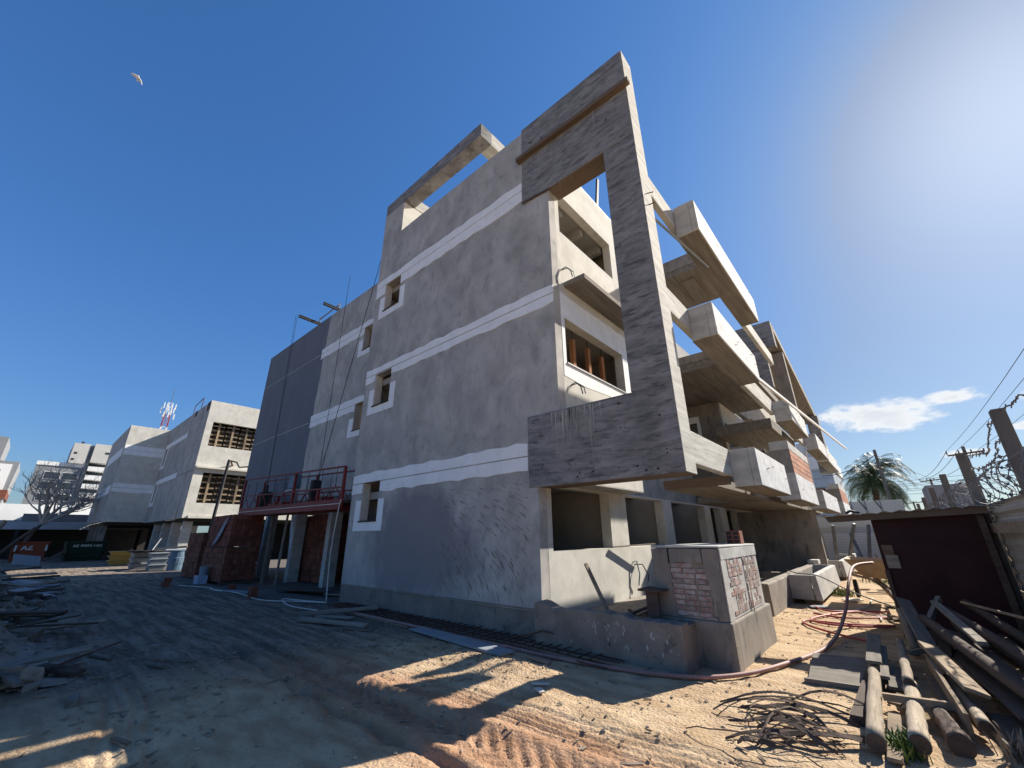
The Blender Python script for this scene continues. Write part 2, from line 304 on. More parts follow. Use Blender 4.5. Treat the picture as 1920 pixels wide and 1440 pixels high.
# ------------------------------------------------------------------ ground
def vnoise(x, y, seed):
    xi, yi = np.floor(x).astype(np.int64), np.floor(y).astype(np.int64); fx, fy = x-xi, y-yi
    fx, fy = fx*fx*(3-2*fx), fy*fy*(3-2*fy)
    def h(a, b):
        n = (a*374761393 + b*668265263 + seed*974711) & 0x7fffffff
        n = ((n ^ (n >> 13))*1274126177) & 0x7fffffff
        return ((n ^ (n >> 16)) & 0xffff)/65535.0
    return (h(xi, yi)*(1-fx)+h(xi+1, yi)*fx)*(1-fy) + (h(xi, yi+1)*(1-fx)+h(xi+1, yi+1)*fx)*fy
def fbm(x, y, seed, o=4):
    s = 0; a = 0.5
    for k in range(o):
        s = s + a*vnoise(x*2**k, y*2**k, seed+k); a *= 0.5
    return s - 0.47
def rut(d, w): return np.exp(-(d/w)**2)
def ground_h(x, y):
    near = np.clip(1 - np.maximum(np.maximum(-14-x, x-4), np.maximum(-3-y, y-14))/8, 0, 1)
    h = 0.10*fbm(x*0.35, y*0.35, 3) + 0.035*fbm(x*2.1, y*2.1, 11) + 0.02*fbm(x*9, y*9, 21, 2)
    # wheel ruts of trucks that drove along the facade
    bend = 0.10*np.sin(x*0.55) + 0.02*(x+4)
    tr = np.clip((x+9)/2, 0, 1)
    lug = np.clip(0.5+0.9*np.sin((x*1.0 + np.abs((y-2.86-bend))*1.1)*2*np.pi/0.16), 0, 1)
    h = h - tr*(0.03 + 0.034*lug)*rut(y-2.86-bend, 0.20) + tr*0.02*rut(y-3.14-bend, 0.07) + tr*0.03*rut(y-2.58-bend, 0.06)
    h = h - tr*0.07*rut(y-2.47-bend+0.03*np.sin(x*7), 0.05)*np.clip(fbm(x*3, y*0.7, 31)+0.75, 0, 1)
    for k, (yy, dep) in enumerate(((3.28, .03), (3.36, .035), (3.45, .03), (3.55, .022), (3.66, .03))):
        h = h - np.clip((x+5.2)/1.5, 0, 1)*dep*rut(y-yy-0.05*(k-2)*(x+2.5)*0.3-bend, 0.022)*np.clip(fbm(x*1.6, y, 50+k)+0.8, 0, 1)
    # older track swinging through the shaded part
    c = 0.95 + 0.20*np.sin((x+8.2)*1.1) + 0.04*(x+7)
    for o in (-0.13, -0.03, 0.07, 0.17):
        h = h - 0.022*np.clip((x+10)/2, 0, 1)*rut(y-c-o, 0.03)
    # spill of spoil beside the plinth and a gravelly swell
    h = h + 0.05*rut(y-5.5, 0.25)*np.clip((-4.5-x)/2, 0, 1)*0.6
    h = h + 0.07*np.exp(-((x+4.0)/0.8)**2 - ((y-4.35)/0.25)**2)*(0.6+fbm(x*14, y*14, 61, 2))
    h = h + 0.03*np.exp(-((x+2.2)/0.5)**2 - ((y-3.9)/0.25)**2)*(0.6+fbm(x*14, y*14, 62, 2))
    return h*near
def axis(lo, hi, d, far):
    a = list(np.arange(lo, hi+d/2, d)); s = d; p = a[-1]
    while p < far: s *= 1.22; p += s; a.append(p)
    s = d; p = a[0]
    while p > -far: s *= 1.22; p -= s; a.insert(0, p)
    return np.array(a)
gx, gy = axis(-8.6, 1.2, 0.03, 900), axis(0.2, 6.2, 0.022, 900)
GX, GY = np.meshgrid(gx, gy); GZ = ground_h(GX, GY)
nx, ny = len(gx), len(gy)
gv = np.stack([GX, GY, GZ], -1).reshape(-1, 3)
ii = np.arange(nx*ny).reshape(ny, nx)
gf = np.stack([ii[:-1, :-1], ii[:-1, 1:], ii[1:, 1:], ii[1:, :-1]], -1).reshape(-1, 4)
gm = bpy.data.meshes.new('ground')
gm.vertices.add(len(gv)); gm.vertices.foreach_set('co', gv.ravel())
gm.loops.add(gf.size); gm.loops.foreach_set('vertex_index', gf.ravel().astype(np.int32))
gm.polygons.add(len(gf)); gm.polygons.foreach_set('loop_start', np.arange(0, gf.size, 4, dtype=np.int32))
gm.update(calc_edges=True); gm.validate()
gm.polygons.foreach_set('use_smooth', np.ones(len(gf), dtype=bool))
ground = bpy.data.objects.new('ground', gm); col.objects.link(ground)
tag(ground, 'bare sandy yard with tyre ruts in front of the building', None, None, 'structure')
def gz(x, y): return float(ground_h(np.array([float(x)]), np.array([float(y)]))[0])

def ground_material():
    M = bpy.data.materials.new('yard_soil'); M.use_nodes = True; nt = M.node_tree; N, L = nt.nodes, nt.links
    bs = N['Principled BSDF']; bs.inputs['Roughness'].default_value = 0.95; bs.inputs['Specular IOR Level'].default_value = 0.15
    src = N.new('ShaderNodeNewGeometry').outputs['Position']; sep = N.new('ShaderNodeSeparateXYZ'); L.new(src, sep.inputs[0])
    def math_(op, a, b=None):
        n = N.new('ShaderNodeMath'); n.operation = op
        for i, v in enumerate((a, b)):
            if v is None: continue
            if isinstance(v, (int, float)): n.inputs[i].default_value = v
            else: L.new(v, n.inputs[i])
        return n.outputs[0]
    def noise(scale, nsc, detail=8, r=0.6):
        mpn = N.new('ShaderNodeMapping'); L.new(src, mpn.inputs[0]); mpn.inputs['Scale'].default_value = scale
        n = N.new('ShaderNodeTexNoise'); n.inputs['Scale'].default_value = nsc; n.inputs['Detail'].default_value = detail; n.inputs['Roughness'].default_value = r
        L.new(mpn.outputs[0], n.inputs[0]); return n.outputs['Fac']
    def rng(f, lo, hi, a=0, b=1):
        r = N.new('ShaderNodeMapRange'); r.interpolation_type = 'SMOOTHSTEP'; L.new(f, r.inputs[0])
        for i, v in ((1, lo), (2, hi), (3, a), (4, b)): r.inputs[i].default_value = v
        return r.outputs[0]
    def mix(f, a, b):
        x = N.new('ShaderNodeMix'); x.data_type = 'RGBA'
        for i, v in ((0, f), (6, a), (7, b)):
            if isinstance(v, (int, float)): x.inputs[i].default_value = v
            elif isinstance(v, tuple): x.inputs[i].default_value = (*v, 1)
            else: L.new(v, x.inputs[i])
        return x.outputs[2]
    big = noise((1, 1, 1), 0.9); mid = noise((0.5, 1.4, 1), 3.5); fine = noise((1, 1, 1), 28, 6, .7)
    wob = math_('MULTIPLY', math_('SUBTRACT', big, 0.5), 2.4)
    x = math_('ADD', sep.outputs[0], wob); y = math_('ADD', sep.outputs[1], math_('MULTIPLY', wob, 0.35))
    sand = mix(rng(mid, .35, .65), (0.40, 0.275, 0.165), (0.56, 0.42, 0.27))
    red = mix(rng(mid, .35, .65), (0.33, 0.175, 0.10), (0.46, 0.275, 0.17))
    streak = noise((0.25, 2.2, 1), 2.6, 8, .65)
    road = mix(rng(streak, .38, .64), (0.12, 0.10, 0.08), (0.29, 0.235, 0.185))
    road = mix(rng(noise((1, 1, 1), 7, 6, .7), .5, .68, 0, .6), road, (0.10, 0.08, 0.062))
    band = math_('MULTIPLY', rng(y, 1.9, 2.5), rng(y, 3.8, 3.1))
    cur = mix(math_('MULTIPLY', band, 0.85), sand, red)
    cur = mix(rng(x, -5.3, -7.6), cur, road)  # grey compacted soil, its colour darkened to carry the building's shade
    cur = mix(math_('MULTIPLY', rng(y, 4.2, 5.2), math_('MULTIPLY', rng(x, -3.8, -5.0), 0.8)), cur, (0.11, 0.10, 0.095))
    grav = rng(noise((1, 1, 1), 1.7, 5), .60, .74)
    cur = mix(math_('MULTIPLY', grav, 0.7), cur, (0.23, 0.20, 0.165))
    cur = mix(rng(fine, .58, .72, 0, .55), cur, (0.13, 0.085, 0.05))
    cur = mix(rng(noise((1, 1, 1), 60, 4, .7), .60, .72, 0, .5), cur, (0.55, 0.46, 0.34))
    L.new(cur, bs.inputs['Base Color'])
    vo = N.new('ShaderNodeTexVoronoi'); vo.inputs['Scale'].default_value = 34; L.new(src, vo.inputs[0])
    hsum = math_('ADD', math_('MULTIPLY', fine, 1.0), math_('MULTIPLY', vo.outputs['Distance'], -0.35))
    bn = N.new('ShaderNodeBump'); bn.inputs['Strength'].default_value = 0.8; bn.inputs['Distance'].default_value = 0.035
    L.new(hsum, bn.inputs['Height']); L.new(bn.outputs[0], bs.inputs['Normal'])
    return M
gm.materials.append(ground_material())

# loose pebbles and clods, too many to count
def pebbles():
    q = MB()
    rnd = random.Random(5)
    for k in range(5200):
        t = rnd.random()
        if t < .62: x, y = rnd.uniform(-7.5, 0.6), rnd.uniform(1.2, 6.0)
        elif t < .8: x, y = rnd.gauss(-4.0, .7), rnd.gauss(4.4, .28)
        elif t < .9: x, y = rnd.uniform(-2.2, 0), rnd.uniform(8, 13)
        else: x, y = rnd.uniform(-14, -6), rnd.uniform(0.5, 5.4)
        s = 0.0045*(1+3.0*rnd.random()**9); z = gz(x, y)+s*.35
        pts = []
        for a, b, c in ((1, 0, 0), (-1, 0, 0), (0, 1, 0), (0, -1, 0), (0, 0, 1), (0, 0, -1)):
            f = rnd.uniform(.7, 1.4)*s; pts.append((x+a*f*1.3, y+b*f, z+c*f*.7))
        i = len(q.v); q.v += pts
        q.f += [(i+a, i+b, i+c) for a, b, c in ((0, 2, 4), (2, 1, 4), (1, 3, 4), (3, 0, 4), (2, 0, 5), (1, 2, 5), (3, 1, 5), (0, 3, 5))]
    o = q.build('gravel', MT['pebble']); tag(o, 'loose pebbles and clods strewn over the yard', 'gravel', None, 'stuff')
pebbles()
def litter():
    q = MB(); rnd = random.Random(8)
    for k in range(1500):
        t = rnd.random()
        if t < .5: x, y = rnd.uniform(-12, -4), rnd.uniform(.4, 5.3)
        elif t < .75: x, y = rnd.uniform(-10.5, -4.2), rnd.gauss(4.7, .4)
        else: x, y = rnd.uniform(-4, .4), rnd.uniform(2.6, 12)
        l = .012+.07*rnd.random()**3; w = rnd.uniform(.003, .010); a = rnd.uniform(0, 3.14); z = gz(x, y)+.006
        dx, dy = math.cos(a), math.sin(a); q.hexa([(x+sx_*l*dx-sy_*w*dy, y+sx_*l*dy+sy_*w*dx, z+h+rnd.uniform(-.003, .006)) for h in (0, .008) for sx_, sy_ in ((-1, -1), (1, -1), (1, 1), (-1, 1))])
    tag(q.build('splinters', MT['litter']), 'fine wood splinters and scraps littering the soil', 'litter', None, 'stuff')
litter()
# ------------------------------------------------------------------ the main building
YA = 5.62          # shaded facade plane (faces -Y)
XB = -3.84         # sunlit facade plane (faces +X)
YS = 6.65          # set-back part of the shaded facade
bld = thing('apartment_building', 'unfinished four storey grey concrete building with a tall corner frame and cantilevered balconies', 'building', (-7, 8, 0))
W1 = [(-10.10, -9.30, 7.98, 8.91), (-10.10, -9.31, 4.93, 5.86), (-10.12, -9.32, 1.885, 2.83)]
# shaded end wall: ground floor ends 0.5 m short of the upper floors
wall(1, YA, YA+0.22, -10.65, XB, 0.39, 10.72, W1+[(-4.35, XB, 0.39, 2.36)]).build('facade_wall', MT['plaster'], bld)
B('pier', MT['plaster'], bld, (-10.65, -9.59, YA, YA+1.5, 10.72, 11.90))
B('plinth', MT['plinth'], bld, (-10.66, -4.33, YA+.012, YA+.3, -0.3, 0.385))
MB().box(-10.63, -4.40, YA-0.004, YA, 0.40, 0.43).build('drip_edge', MT['plinth'], bld)
# trowel sweeps on the ground floor
q = MB()
for k in range(230):
    x = random.uniform(-6.9, -4.55); z = random.uniform(.5, 2.45)
    a = -0.15 - (2.6-z)*0.42 + random.uniform(-.12, .12) - 0.1*(x+6); l = random.uniform(.08, .26); w = random.uniform(.004, .010)
    dx, dz = math.cos(a)*l/2, math.sin(a)*l/2; nx_, nz_ = -math.sin(a)*w, math.cos(a)*w
    q.poly([(x-dx, YA-.0025, z-dz), (x+nx_, YA-.0045, z+nz_), (x+dx, YA-.0025, z+dz), (x-nx_, YA-.0035, z-nz_)])
tag(q.build('trowel_marks', MT['plinth'], bld), kind='stuff')
# white skim bands with a groove, and the U-shaped skim round each small window
for (zg, x0, x1, up_h, dn_h) in ((2.82, -10.64, -4.56, .24, .26), (5.895, -10.64, XB+.001, .19, .21), (8.92, -10.64, -4.56, .25, .32)):
    hole = (-10.13, -9.30)
    strip(1, YA-.012, YA, x0, x1, zg+.012, zg+up_h, 0.001, .028).build('white_band', MT['white'], bld)
    strip(1, YA-.012, YA, x0, hole[0], zg-dn_h, zg-.012, .028, .001).build('white_band', MT['white'], bld)
    strip(1, YA-.012, YA, hole[1], x1, zg-dn_h, zg-.012, .028, .001).build('white_band', MT['white'], bld)
for (x0, x1, z0, z1) in W1:
    q = MB(); zt = z0+.50
    q.prism([(x0-.27, z0-.235), (x1+.24, z0-.24), (x1+.25, zt), (x1+.002, zt), (x1+.002, z0-.002), (x0-.002, z0-.002), (x0-.002, zt), (x0-.25, zt+.01)], 1, YA-.01, YA)
    q.build('window_surround', MT['white'], bld)
    B('window_sill', MT['dark'], bld, (x0-.03, x1, YA-.035, YA+.21, z0-.03, z0))
    B('window_lining', MT['plaster_light'], bld, (x0+.001, x0+.012, YA+.004, YA+.215, z0, z1-.01))
# room behind the small windows
B('inner_wall', MT['inner'], bld, (-10.2, -9.2, 6.35, 6.4, 0.5, 10.2))
# roof beams standing over the terrace
B('roof_beam', MT['board'], bld, (-10.65, -5.98, YA, YA+.42, 11.92, 12.38), bevel=.012, jit=.004)
B('roof_beam', MT['conc_y'], bld, (-6.40, -5.98, YA+.42, 10.5, 11.92, 12.38), bevel=.012, jit=.004)
B('roof_beam', MT['conc_y'], bld, (-10.05, -9.57, YA+.42, 10.5, 11.93, 12.37), bevel=.012)
B('pier_sunlit_face', MT['plaster_light'], bld, (-9.60, -9.575, YA+.01, YA+1.5, 10.72, 11.90))  # thin paler sheet on the pier, sunlight put into its colour

# set-back wing, left part already painted blue grey
V2 = [(-13.16, -12.62, 8.97, 9.92), (-13.14, -12.62, 4.95, 5.92)]
V2 = [(-13.16, -12.62, 7.98, 8.92), (-13.14, -12.62, 4.93, 5.90)]
wall(1, YS, YS+.22, -23.25, -10.6, 2.80, 10.68, V2).build('facade_wall', MT['plaster'], bld)
q = MB(); e = [(-16.75+random.uniform(-.05, .05)+0.012*k, 2.80+7.88*k/30) for k in range(31)]
q.prism([(-23.26, 2.80)]+e+[(-23.26, 10.68)], 1, YS-.008, YS); q.build('painted_panel', MT['blue'], bld)
for zg in (5.88, 8.9):
    strip(1, YS-.012, YS-.008, -23.2, -16.8, zg-.006, zg+.012, .002, .002).build('joint_line', MT['plaster_light'], bld)
    strip(1, YS-.012, YS, -16.7, -10.66, zg+.010, zg+.24, .001, .03).build('white_band', MT['white'], bld)
    strip(1, YS-.012, YS, -16.7, -13.17, zg-.24, zg-.010, .03, .001).build('white_band', MT['white'], bld)
for (x0, x1, z0, z1) in V2:
    q = MB(); q.prism([(x0-.32, z0-.22), (x1, z0-.24), (x1, z0-.002), (x0-.002, z0-.002), (x0-.002, z0+.45), (x0-.30, z0+.46)], 1, YS-.01, YS)
    q.build('window_surround', MT['white'], bld)
    B('window_sill', MT['dark'], bld, (x0-.03, x1, YS-.03, YS+.21, z0-.03, z0))
B('side_wall', MT['plaster'], bld, (-23.25, -23.03, YS+.22, 16, 2.80, 10.68))
B('return_wall', MT['plaster'], bld, (-10.65, -10.45, YA+.23, 14, 2.80, 10.70), (-10.65, -10.45, YA+.23, YS+.5, -.2, 2.80))
B('floor_slab', MT['soffit'], bld, (-23.2, -10.7, YS+.01, 16, 2.62, 2.798), (-23.0, -10.7, YS+.23, 16, 9.9, 10.1))
for x in (-11.6, -14.2, -17.0, -19.9, -22.6):
    B('column', MT['conc'], bld, (x-.13, x+.13, YS+.15, YS+.55, -.2, 2.62), bevel=.01)
    B('column', MT['conc'], bld, (x-.13, x+.13, YS+3.3, YS+3.7, -.2, 2.62), bevel=.01)
B('rear_wall', MT['stain'], bld, (-23.0, -16.2, 13.2, 13.4, -.2, 2.62), (-14.3, -13.4, 13.2, 13.4, -.2, 2.62), (-12.3, -11.0, 13.2, 13.4, -.2, 2.62), (-16.2, -11.0, 13.2, 13.4, 2.0, 2.62))

# floors and rooms of the corner block
for z in (2.42, 5.60, 8.72):
    B('floor_slab', MT['inner'], bld, (-10.4, XB-.21, YA+.23, 8.64, z, z+.18)); B('floor_slab', MT['inner'], bld, (-10.4, -5.41, 8.642, 30, z, z+.18))
B('roof_slab', MT['inner'], bld, (-10.4, XB-.21, YA+.23, 8.64, 9.20, 9.36)); B('roof_slab', MT['inner'], bld, (-10.4, -5.21, 8.642, 30, 9.202, 9.36))
B('inner_wall', MT['inner'], bld, (-7.6, -7.5, YA+.3, 30, 2.6, 5.6), (-7.6, -7.5, YA+.3, 30, 5.78, 8.72))
B('inner_wall', MT['inner'], bld, (-7.5, -4.1, 9.0, 9.1, 2.6, 5.6), (-7.5, -4.1, 9.0, 9.1, 5.78, 8.72))
B('roof_upstand', MT['plaster'], bld, (-10.4, -10.2, 7.2, 30, 9.36, 10.7), (-9.5, -4.06, 29.8, 30, 9.36, 10.6))
for y in (6.4, 7.3, 8.2): B('ceiling_beam', MT['inner'], bld, (-7.5, -4.1, y, y+.14, 8.50, 8.72))

# sunlit wall above the overhang
WB = [(5.95, 8.34, 4.53, 5.48), (5.98, 8.32, 7.59, 8.66)]
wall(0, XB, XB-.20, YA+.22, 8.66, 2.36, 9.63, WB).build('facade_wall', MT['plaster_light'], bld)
B('lower_lip', MT['plaster'], bld, (-4.36, XB-.002, YA+.222, 8.66, 2.34, 2.42))
q = MB()
q.prism([(5.845, 4.24), (6.4, 4.20), (7.2, 4.25), (7.9, 4.21), (8.655, 4.26), (8.655, 5.93), (7.8, 5.90), (6.9, 5.94), (5.845, 5.91)][:0] or [(5.845, 4.24), (6.6, 4.20), (7.5, 4.25), (8.655, 4.22), (8.655, 4.528), (5.845, 4.528)], 0, XB, XB+.006); q.build('white_skim', MT['white'], bld)
for (a, b, c, d) in ((5.845, 5.948, 4.528, 5.90), (8.342, 8.655, 4.528, 5.90)):
    strip(0, XB, XB+.006, a, b, c, d, 0, .02).build('white_skim', MT['white'], bld)
strip(0, XB, XB+.006, 5.845, 8.655, 5.902, 6.02, 0, .02).build('white_skim', MT['white'], bld)
strip(0, XB, XB+.006, 5.95, 8.34, 5.484, 5.900, 0, 0).build('white_skim', MT['white'], bld)
B('window_sill', MT['steel'], bld, (XB-.2, XB+.03, 5.95, 8.36, 4.50, 4.53))
for y in (6.55, 7.15, 7.75):
    B('prop', MT['wood_orange'], bld, (XB-.30, XB-.22, y, y+.10, 4.3, 5.32))
    MB().tube([(XB-.26, y+.05, 5.3), (XB-.26, y+.05, 5.55)], .008).build('tie_rod', MT['rust'], bld)
for k, (ya, yb, z) in enumerate(((6.0, 6.6, 4.95), (7.2, 7.7, 4.78), (7.2, 7.8, 5.05), (6.0, 6.5, 4.72))): B('ledger', MT['wood_dark'], bld, (XB-.9, XB-.86, ya, yb, z, z+.08))
# small canopy slab between the two windows
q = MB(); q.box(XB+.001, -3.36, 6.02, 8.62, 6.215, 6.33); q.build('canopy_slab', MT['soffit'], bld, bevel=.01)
for (x, y, z, dx) in ((XB, 5.98, 6.62, .0), (XB, 6.05, 4.10, .03)):
    MB().tube([(x, y, z), (x+.06, y+.05, z+.06), (x+.13, y+.12, z-.02), (x+.14, y+.16, z-.16)], .011).build('conduit', MT['black'], bld)
    MB().tube([(x, y+.03, z+.01), (x+.08, y+.1, z+.05), (x+.15, y+.2, z-.03), (x+.15, y+.24, z-.14)], .011).build('conduit', MT['greyplastic'], bld)
# timber rail left on the terrace parapet
for (x, z) in ((XB-.05, 9.70), (XB-.4, 10.02)): MB().bar((x, 6.4, z), (x, 9.9, z-.02), .05, .10).build('terrace_rail', MT['whitepaint'], bld)
MB().bar((XB-.1, 8.0, 9.55), (XB-.02, 8.1, 10.75), .09, .05).build('terrace_post', MT['black'], bld)

# board-marked corner frame (stands 2 cm proud of the plaster)
F0, F1 = YA-.02, 6.03
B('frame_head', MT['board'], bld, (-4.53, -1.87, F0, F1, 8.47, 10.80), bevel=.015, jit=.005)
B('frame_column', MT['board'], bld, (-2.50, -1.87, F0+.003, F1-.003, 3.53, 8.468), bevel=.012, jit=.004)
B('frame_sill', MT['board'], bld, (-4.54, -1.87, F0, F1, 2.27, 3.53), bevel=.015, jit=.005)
B('head_soffit', MT['wood_brown'], bld, (-3.80, -2.50, F0+.01, F1-.01, 8.455, 8.469))
B('sill_soffit', MT['wood_brown'], bld, (-4.3, -1.88, F0+.01, F1-.01, 2.262, 2.271))
MB().prism([(-4.54, 8.50), (-3.80, 8.42), (-3.80, 8.47), (-4.54, 8.56)], 1, F0-.014, F0).build('form_lath', MT['wood_dark'], bld)
MB().bar((-4.62, F0-.06, 9.80), (-1.78, F0-.06, 9.74), .12, .10).build('form_plank', MT['wood_brown'], bld)
MB().bar((-4.60, F0-.012, 9.87), (-1.80, F0-.012, 9.81), .022, .05).build('form_plank', MT['wood_dark'], bld)
# sunlit edge of the frame: board-marked concrete, its sunlit brightness put into a paler colour
B('frame_sunlit_edge', MT['conc_y'], bld, (-1.87, -1.862, F0+.006, F1-.004, 2.28, 10.79))
q = MB()
for k in range(46):      # tie holes and honeycombing on the dark faces
    if k < 12: x, z, r = random.uniform(-3.7, -2.0), 2.34+random.uniform(0, .10), random.uniform(.008, .022)
    else: x, z, r = random.choice([(-4.3+.55*j, zz) for j in range(5) for zz in (2.6, 3.05, 3.38, 9.1, 8.8, 10.3)]) + (random.uniform(.008, .017),); x += random.uniform(-.1, .1); z += random.uniform(-.05, .05)
    n = 7; q.poly([(x+r*random.uniform(.7, 1.5)*math.cos(2*math.pi*j/n), F0-.002, z+r*random.uniform(.6, 1.1)*math.sin(2*math.pi*j/n)) for j in range(n)])
tag(q.build('tie_holes', MT['black'], bld), kind='stuff')
for (p, d) in (((-4.3, F0, 10.2), (.12, -.05, -.1)), ((-3.9, F0, 9.95), (.02, -.10, .01)), ((-2.35, F0, 9.2), (.02, -.07, -.03)), ((-1.87, 5.8, 6.9), (.10, .05, .03)), ((-1.87, 5.85, 7.2), (.09, .06, .02))):
    MB().tube([p, tuple(a+b for a, b in zip(p, d))], .010, 5).build('starter_bar', MT['rust'], bld)
# fresh drip marks of laitance under the form plank
q = MB()
for k in range(60):
    x = -4.4+random.betavariate(2, 2)*2.3; z = random.choice((9.66, 9.66, 8.95)); l = random.uniform(.1, .75)
    q.prism([(x, z), (x+random.uniform(.004, .014), z), (x+random.uniform(.002, .008), z-l)], 1, F0-.0025, F0-.0005)
for k in range(40):
    x = -4.15+random.betavariate(2, 3)*1.4; z = 3.50; l = random.uniform(.3, 1.1)
    q.prism([(x, z), (x+random.uniform(.004, .02), z), (x+random.uniform(.002, .008), z-l)], 1, F0-.0025, F0-.0005)
tag(q.build('laitance_runs', MT['plaster'], bld), kind='stuff')

# outer edge beams and balcony boxes (X = -1.87 inner, -1.46 outer)
def beam(y0, y1, z0, z1, x0=-1.985, x1=-1.872): B('edge_beam', MT['conc_y'], bld, (x0, x1, y0, y1, z0, z1), bevel=.012, jit=.004)
def box(y0, y1, z0, z1, name='balcony_box', face='conc', x0=-1.87, x1=-1.46, ends=True):
    q = MB(); t = .11
    q.box(x1-t, x1, y0, y1, z0, z1); q.box(x0, x1-t-.001, y0, y0+t, z0, z1); q.box(x0, x1-t-.001, y1-t, y1, z0, z1); q.box(x0, x1-t-.001, y0+t+.001, y1-t-.001, z0, z0+t)
    q.build(name, MT[face], bld, bevel=.010, jit=.003)
    B('box_front', MT['box_white'], bld, (x1+.0005, x1+.004, y0+.012, y1-.012, z0+.012, z1-.012))
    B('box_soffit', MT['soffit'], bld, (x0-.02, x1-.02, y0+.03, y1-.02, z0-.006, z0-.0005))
    for k in range(random.randint(2, 4)):
        y = random.uniform(y0+.3, y1-.3); z = random.uniform(z0+.2, z1-.08)
        MB().tube([(x1-.01, y, z), (x1+.035, y+.10, z+.02)], .006, 5).build('tie_wire', MT['rust'], bld)
    yj = (y0+y1)/2
    B('form_joint', MT['stain'], bld, (x1-.001, x1+.0015, yj-.008, yj+.008, z0+.01, z1-.01))
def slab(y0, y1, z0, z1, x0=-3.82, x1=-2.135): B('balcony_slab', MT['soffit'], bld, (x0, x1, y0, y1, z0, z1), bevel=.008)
# top level
beam(6.03, 16.9, 7.33, 7.78); box(7.25, 12.3, 7.10, 7.83)
slab(11.75, 14.1, 9.24, 9.44, x0=-5.1, x1=-1.95)
B('slab_fascia', MT['stain'], bld, (-5.1, -1.95, 11.73, 11.85, 9.442, 9.84))
B('slab_rib', MT['soffit'], bld, (-3.3, -2.9, 12.2, 13.8, 9.19, 9.238))
# middle level
beam(6.03, 8.5, 4.89, 5.36); beam(10.4, 14.2, 4.85, 5.33); box(7.02, 10.2, 4.71, 5.35)
slab(12.4, 18.5, 6.20, 6.46, x0=-5.15, x1=-2.2)
B('slab_fascia', MT['stain'], bld, (-5.15, -2.2, 12.38, 12.5, 6.462, 6.72))
# first level
beam(6.03, 7.95, 2.43, 2.91); box(7.95, 10.65, 2.25, 2.89); slab(7.9, 11.9, 2.28, 2.44, x0=-3.05)
B('lintel_boards', MT['wood_brown'], bld, (-3.05, -1.90, 7.80, 7.86, 2.29, 2.44))
# brick-faced box
def brick_box(y0, y1, x0=-1.87, x1=-1.46, z0=2.24, zc=2.87, zb=3.44, zt=3.66):
    box(y0, y1, z0, zc)
    bp = B('brick_panel', MT['mortar'], bld, (x0+.02, x1-.02, y0+.02, y1-.02, zc+.002, zb))
    B('capping', MT['conc'], bld, (x0, x1, y0, y1, zb+.002, zt), bevel=.01)
    B('end_frame', MT['stain'], bld, (x0-.9, x0-.62, y0+.02, y0+.2, zc-.6, zt), (x0-.12, x0+.18, y0+.005, y0+.2, zc+.01, zb-.002))
    n = int((y1-y0)/.30); rows = 4; hz = (zb-zc)/rows; base = None
    for r in range(rows):
        for k in range(n):
            a = y0+.02+(y1-y0-.04)*k/n; w = (y1-y0-.04)/n
            if base is None:
                base = MB().box(-.015, 0, .006, w-.008, .006, hz-.010).build('brick', MT['brick_salmon'], bp, loc=(0, 0, 0))
                ob = base
            else: ob = dup(base)
            ob.parent = bp; ob.location = Vector((x1-.004+random.uniform(-.003, .002), a, zc+hz*r)) - wpos(bp)
    # brick infill seen on the near end, inside the frame
    ip = B('brick_panel', MT['mortar'], bld, (x0-.62, x0-.12, y0+.10, y0+.16, zc-.3, zb+.1))
    b2 = None
    for r in range(6):
        for k in range(3):
            w = .5/2.5; xa = x0-.62+(k-(.5 if r % 2 else 0))*w; xb = min(xa+w-.012, x0-.12); xa = max(xa, x0-.62)
            if xb-xa < .04: continue
            MB().box(xa, xb, y0+.085, y0+.10, zc-.29+r*.155, zc-.29+r*.155+.14).build('brick', MT['brick'], ip)
brick_box(12.0, 15.3)
slab(12.0, 17.0, 2.26, 2.42)
# next module down the alley
box(14.15, 17.4, 4.62, 5.25); slab(15.1, 19.5, 4.66, 5.0); beam(17.4, 20.2, 4.8, 5.25)
box(17.2, 22.1, 2.24, 2.84); slab(17.1, 23, 2.26, 2.42)
box(20.1, 23.4, 4.62, 5.25); brick_box(25.0, 29.0)
box(23.6, 28.6, 4.55, 5.2)
# far roof piece: sloping concrete slab between X -3.6 and -1.87
q = MB(); q.hexa([(-3.3, 19.4, 9.74), (-1.87, 19.4, 9.74), (-1.87, 30, 7.68), (-3.3, 30, 7.68), (-3.3, 19.4, 10.1), (-1.87, 19.4, 10.1), (-1.87, 30, 8.12), (-3.3, 30, 8.12)])
q.build('sloping_roof_slab', MT['soffit'], bld, bevel=.01)
B('frame_head', MT['board'], bld, (-4.5, -1.88, 19.0, 19.39, 8.9, 10.08), (-4.5, -2.3, 19.05, 19.35, 7.2, 8.9))
B('far_pier', MT['board'], bld, (-2.3, -1.75, 28.5, 29.4, 4.6, 7.8))
B('far_pier', MT['stain'], bld, (-2.4, -1.9, 21.0, 21.4, 5.2, 9.3))
MB().bar((-1.62, 10.1, 4.98), (-0.75, 24.5, 5.15), .05, .07).build('scaffold_tube', MT['whitepaint'], bld)
MB().tube([(-1.95, 6.0, 6.90), (-1.7, 8.6, 7.05)], .025, 8).build('scaffold_tube', MT['greyplastic'], bld)
MB().tube([(-1.9, 19.6, 2.3), (-1.86, 19.55, 4.5), (-1.86, 19.9, 4.65)], .04, 8).build('down_pipe', MT['whitepaint'], bld)

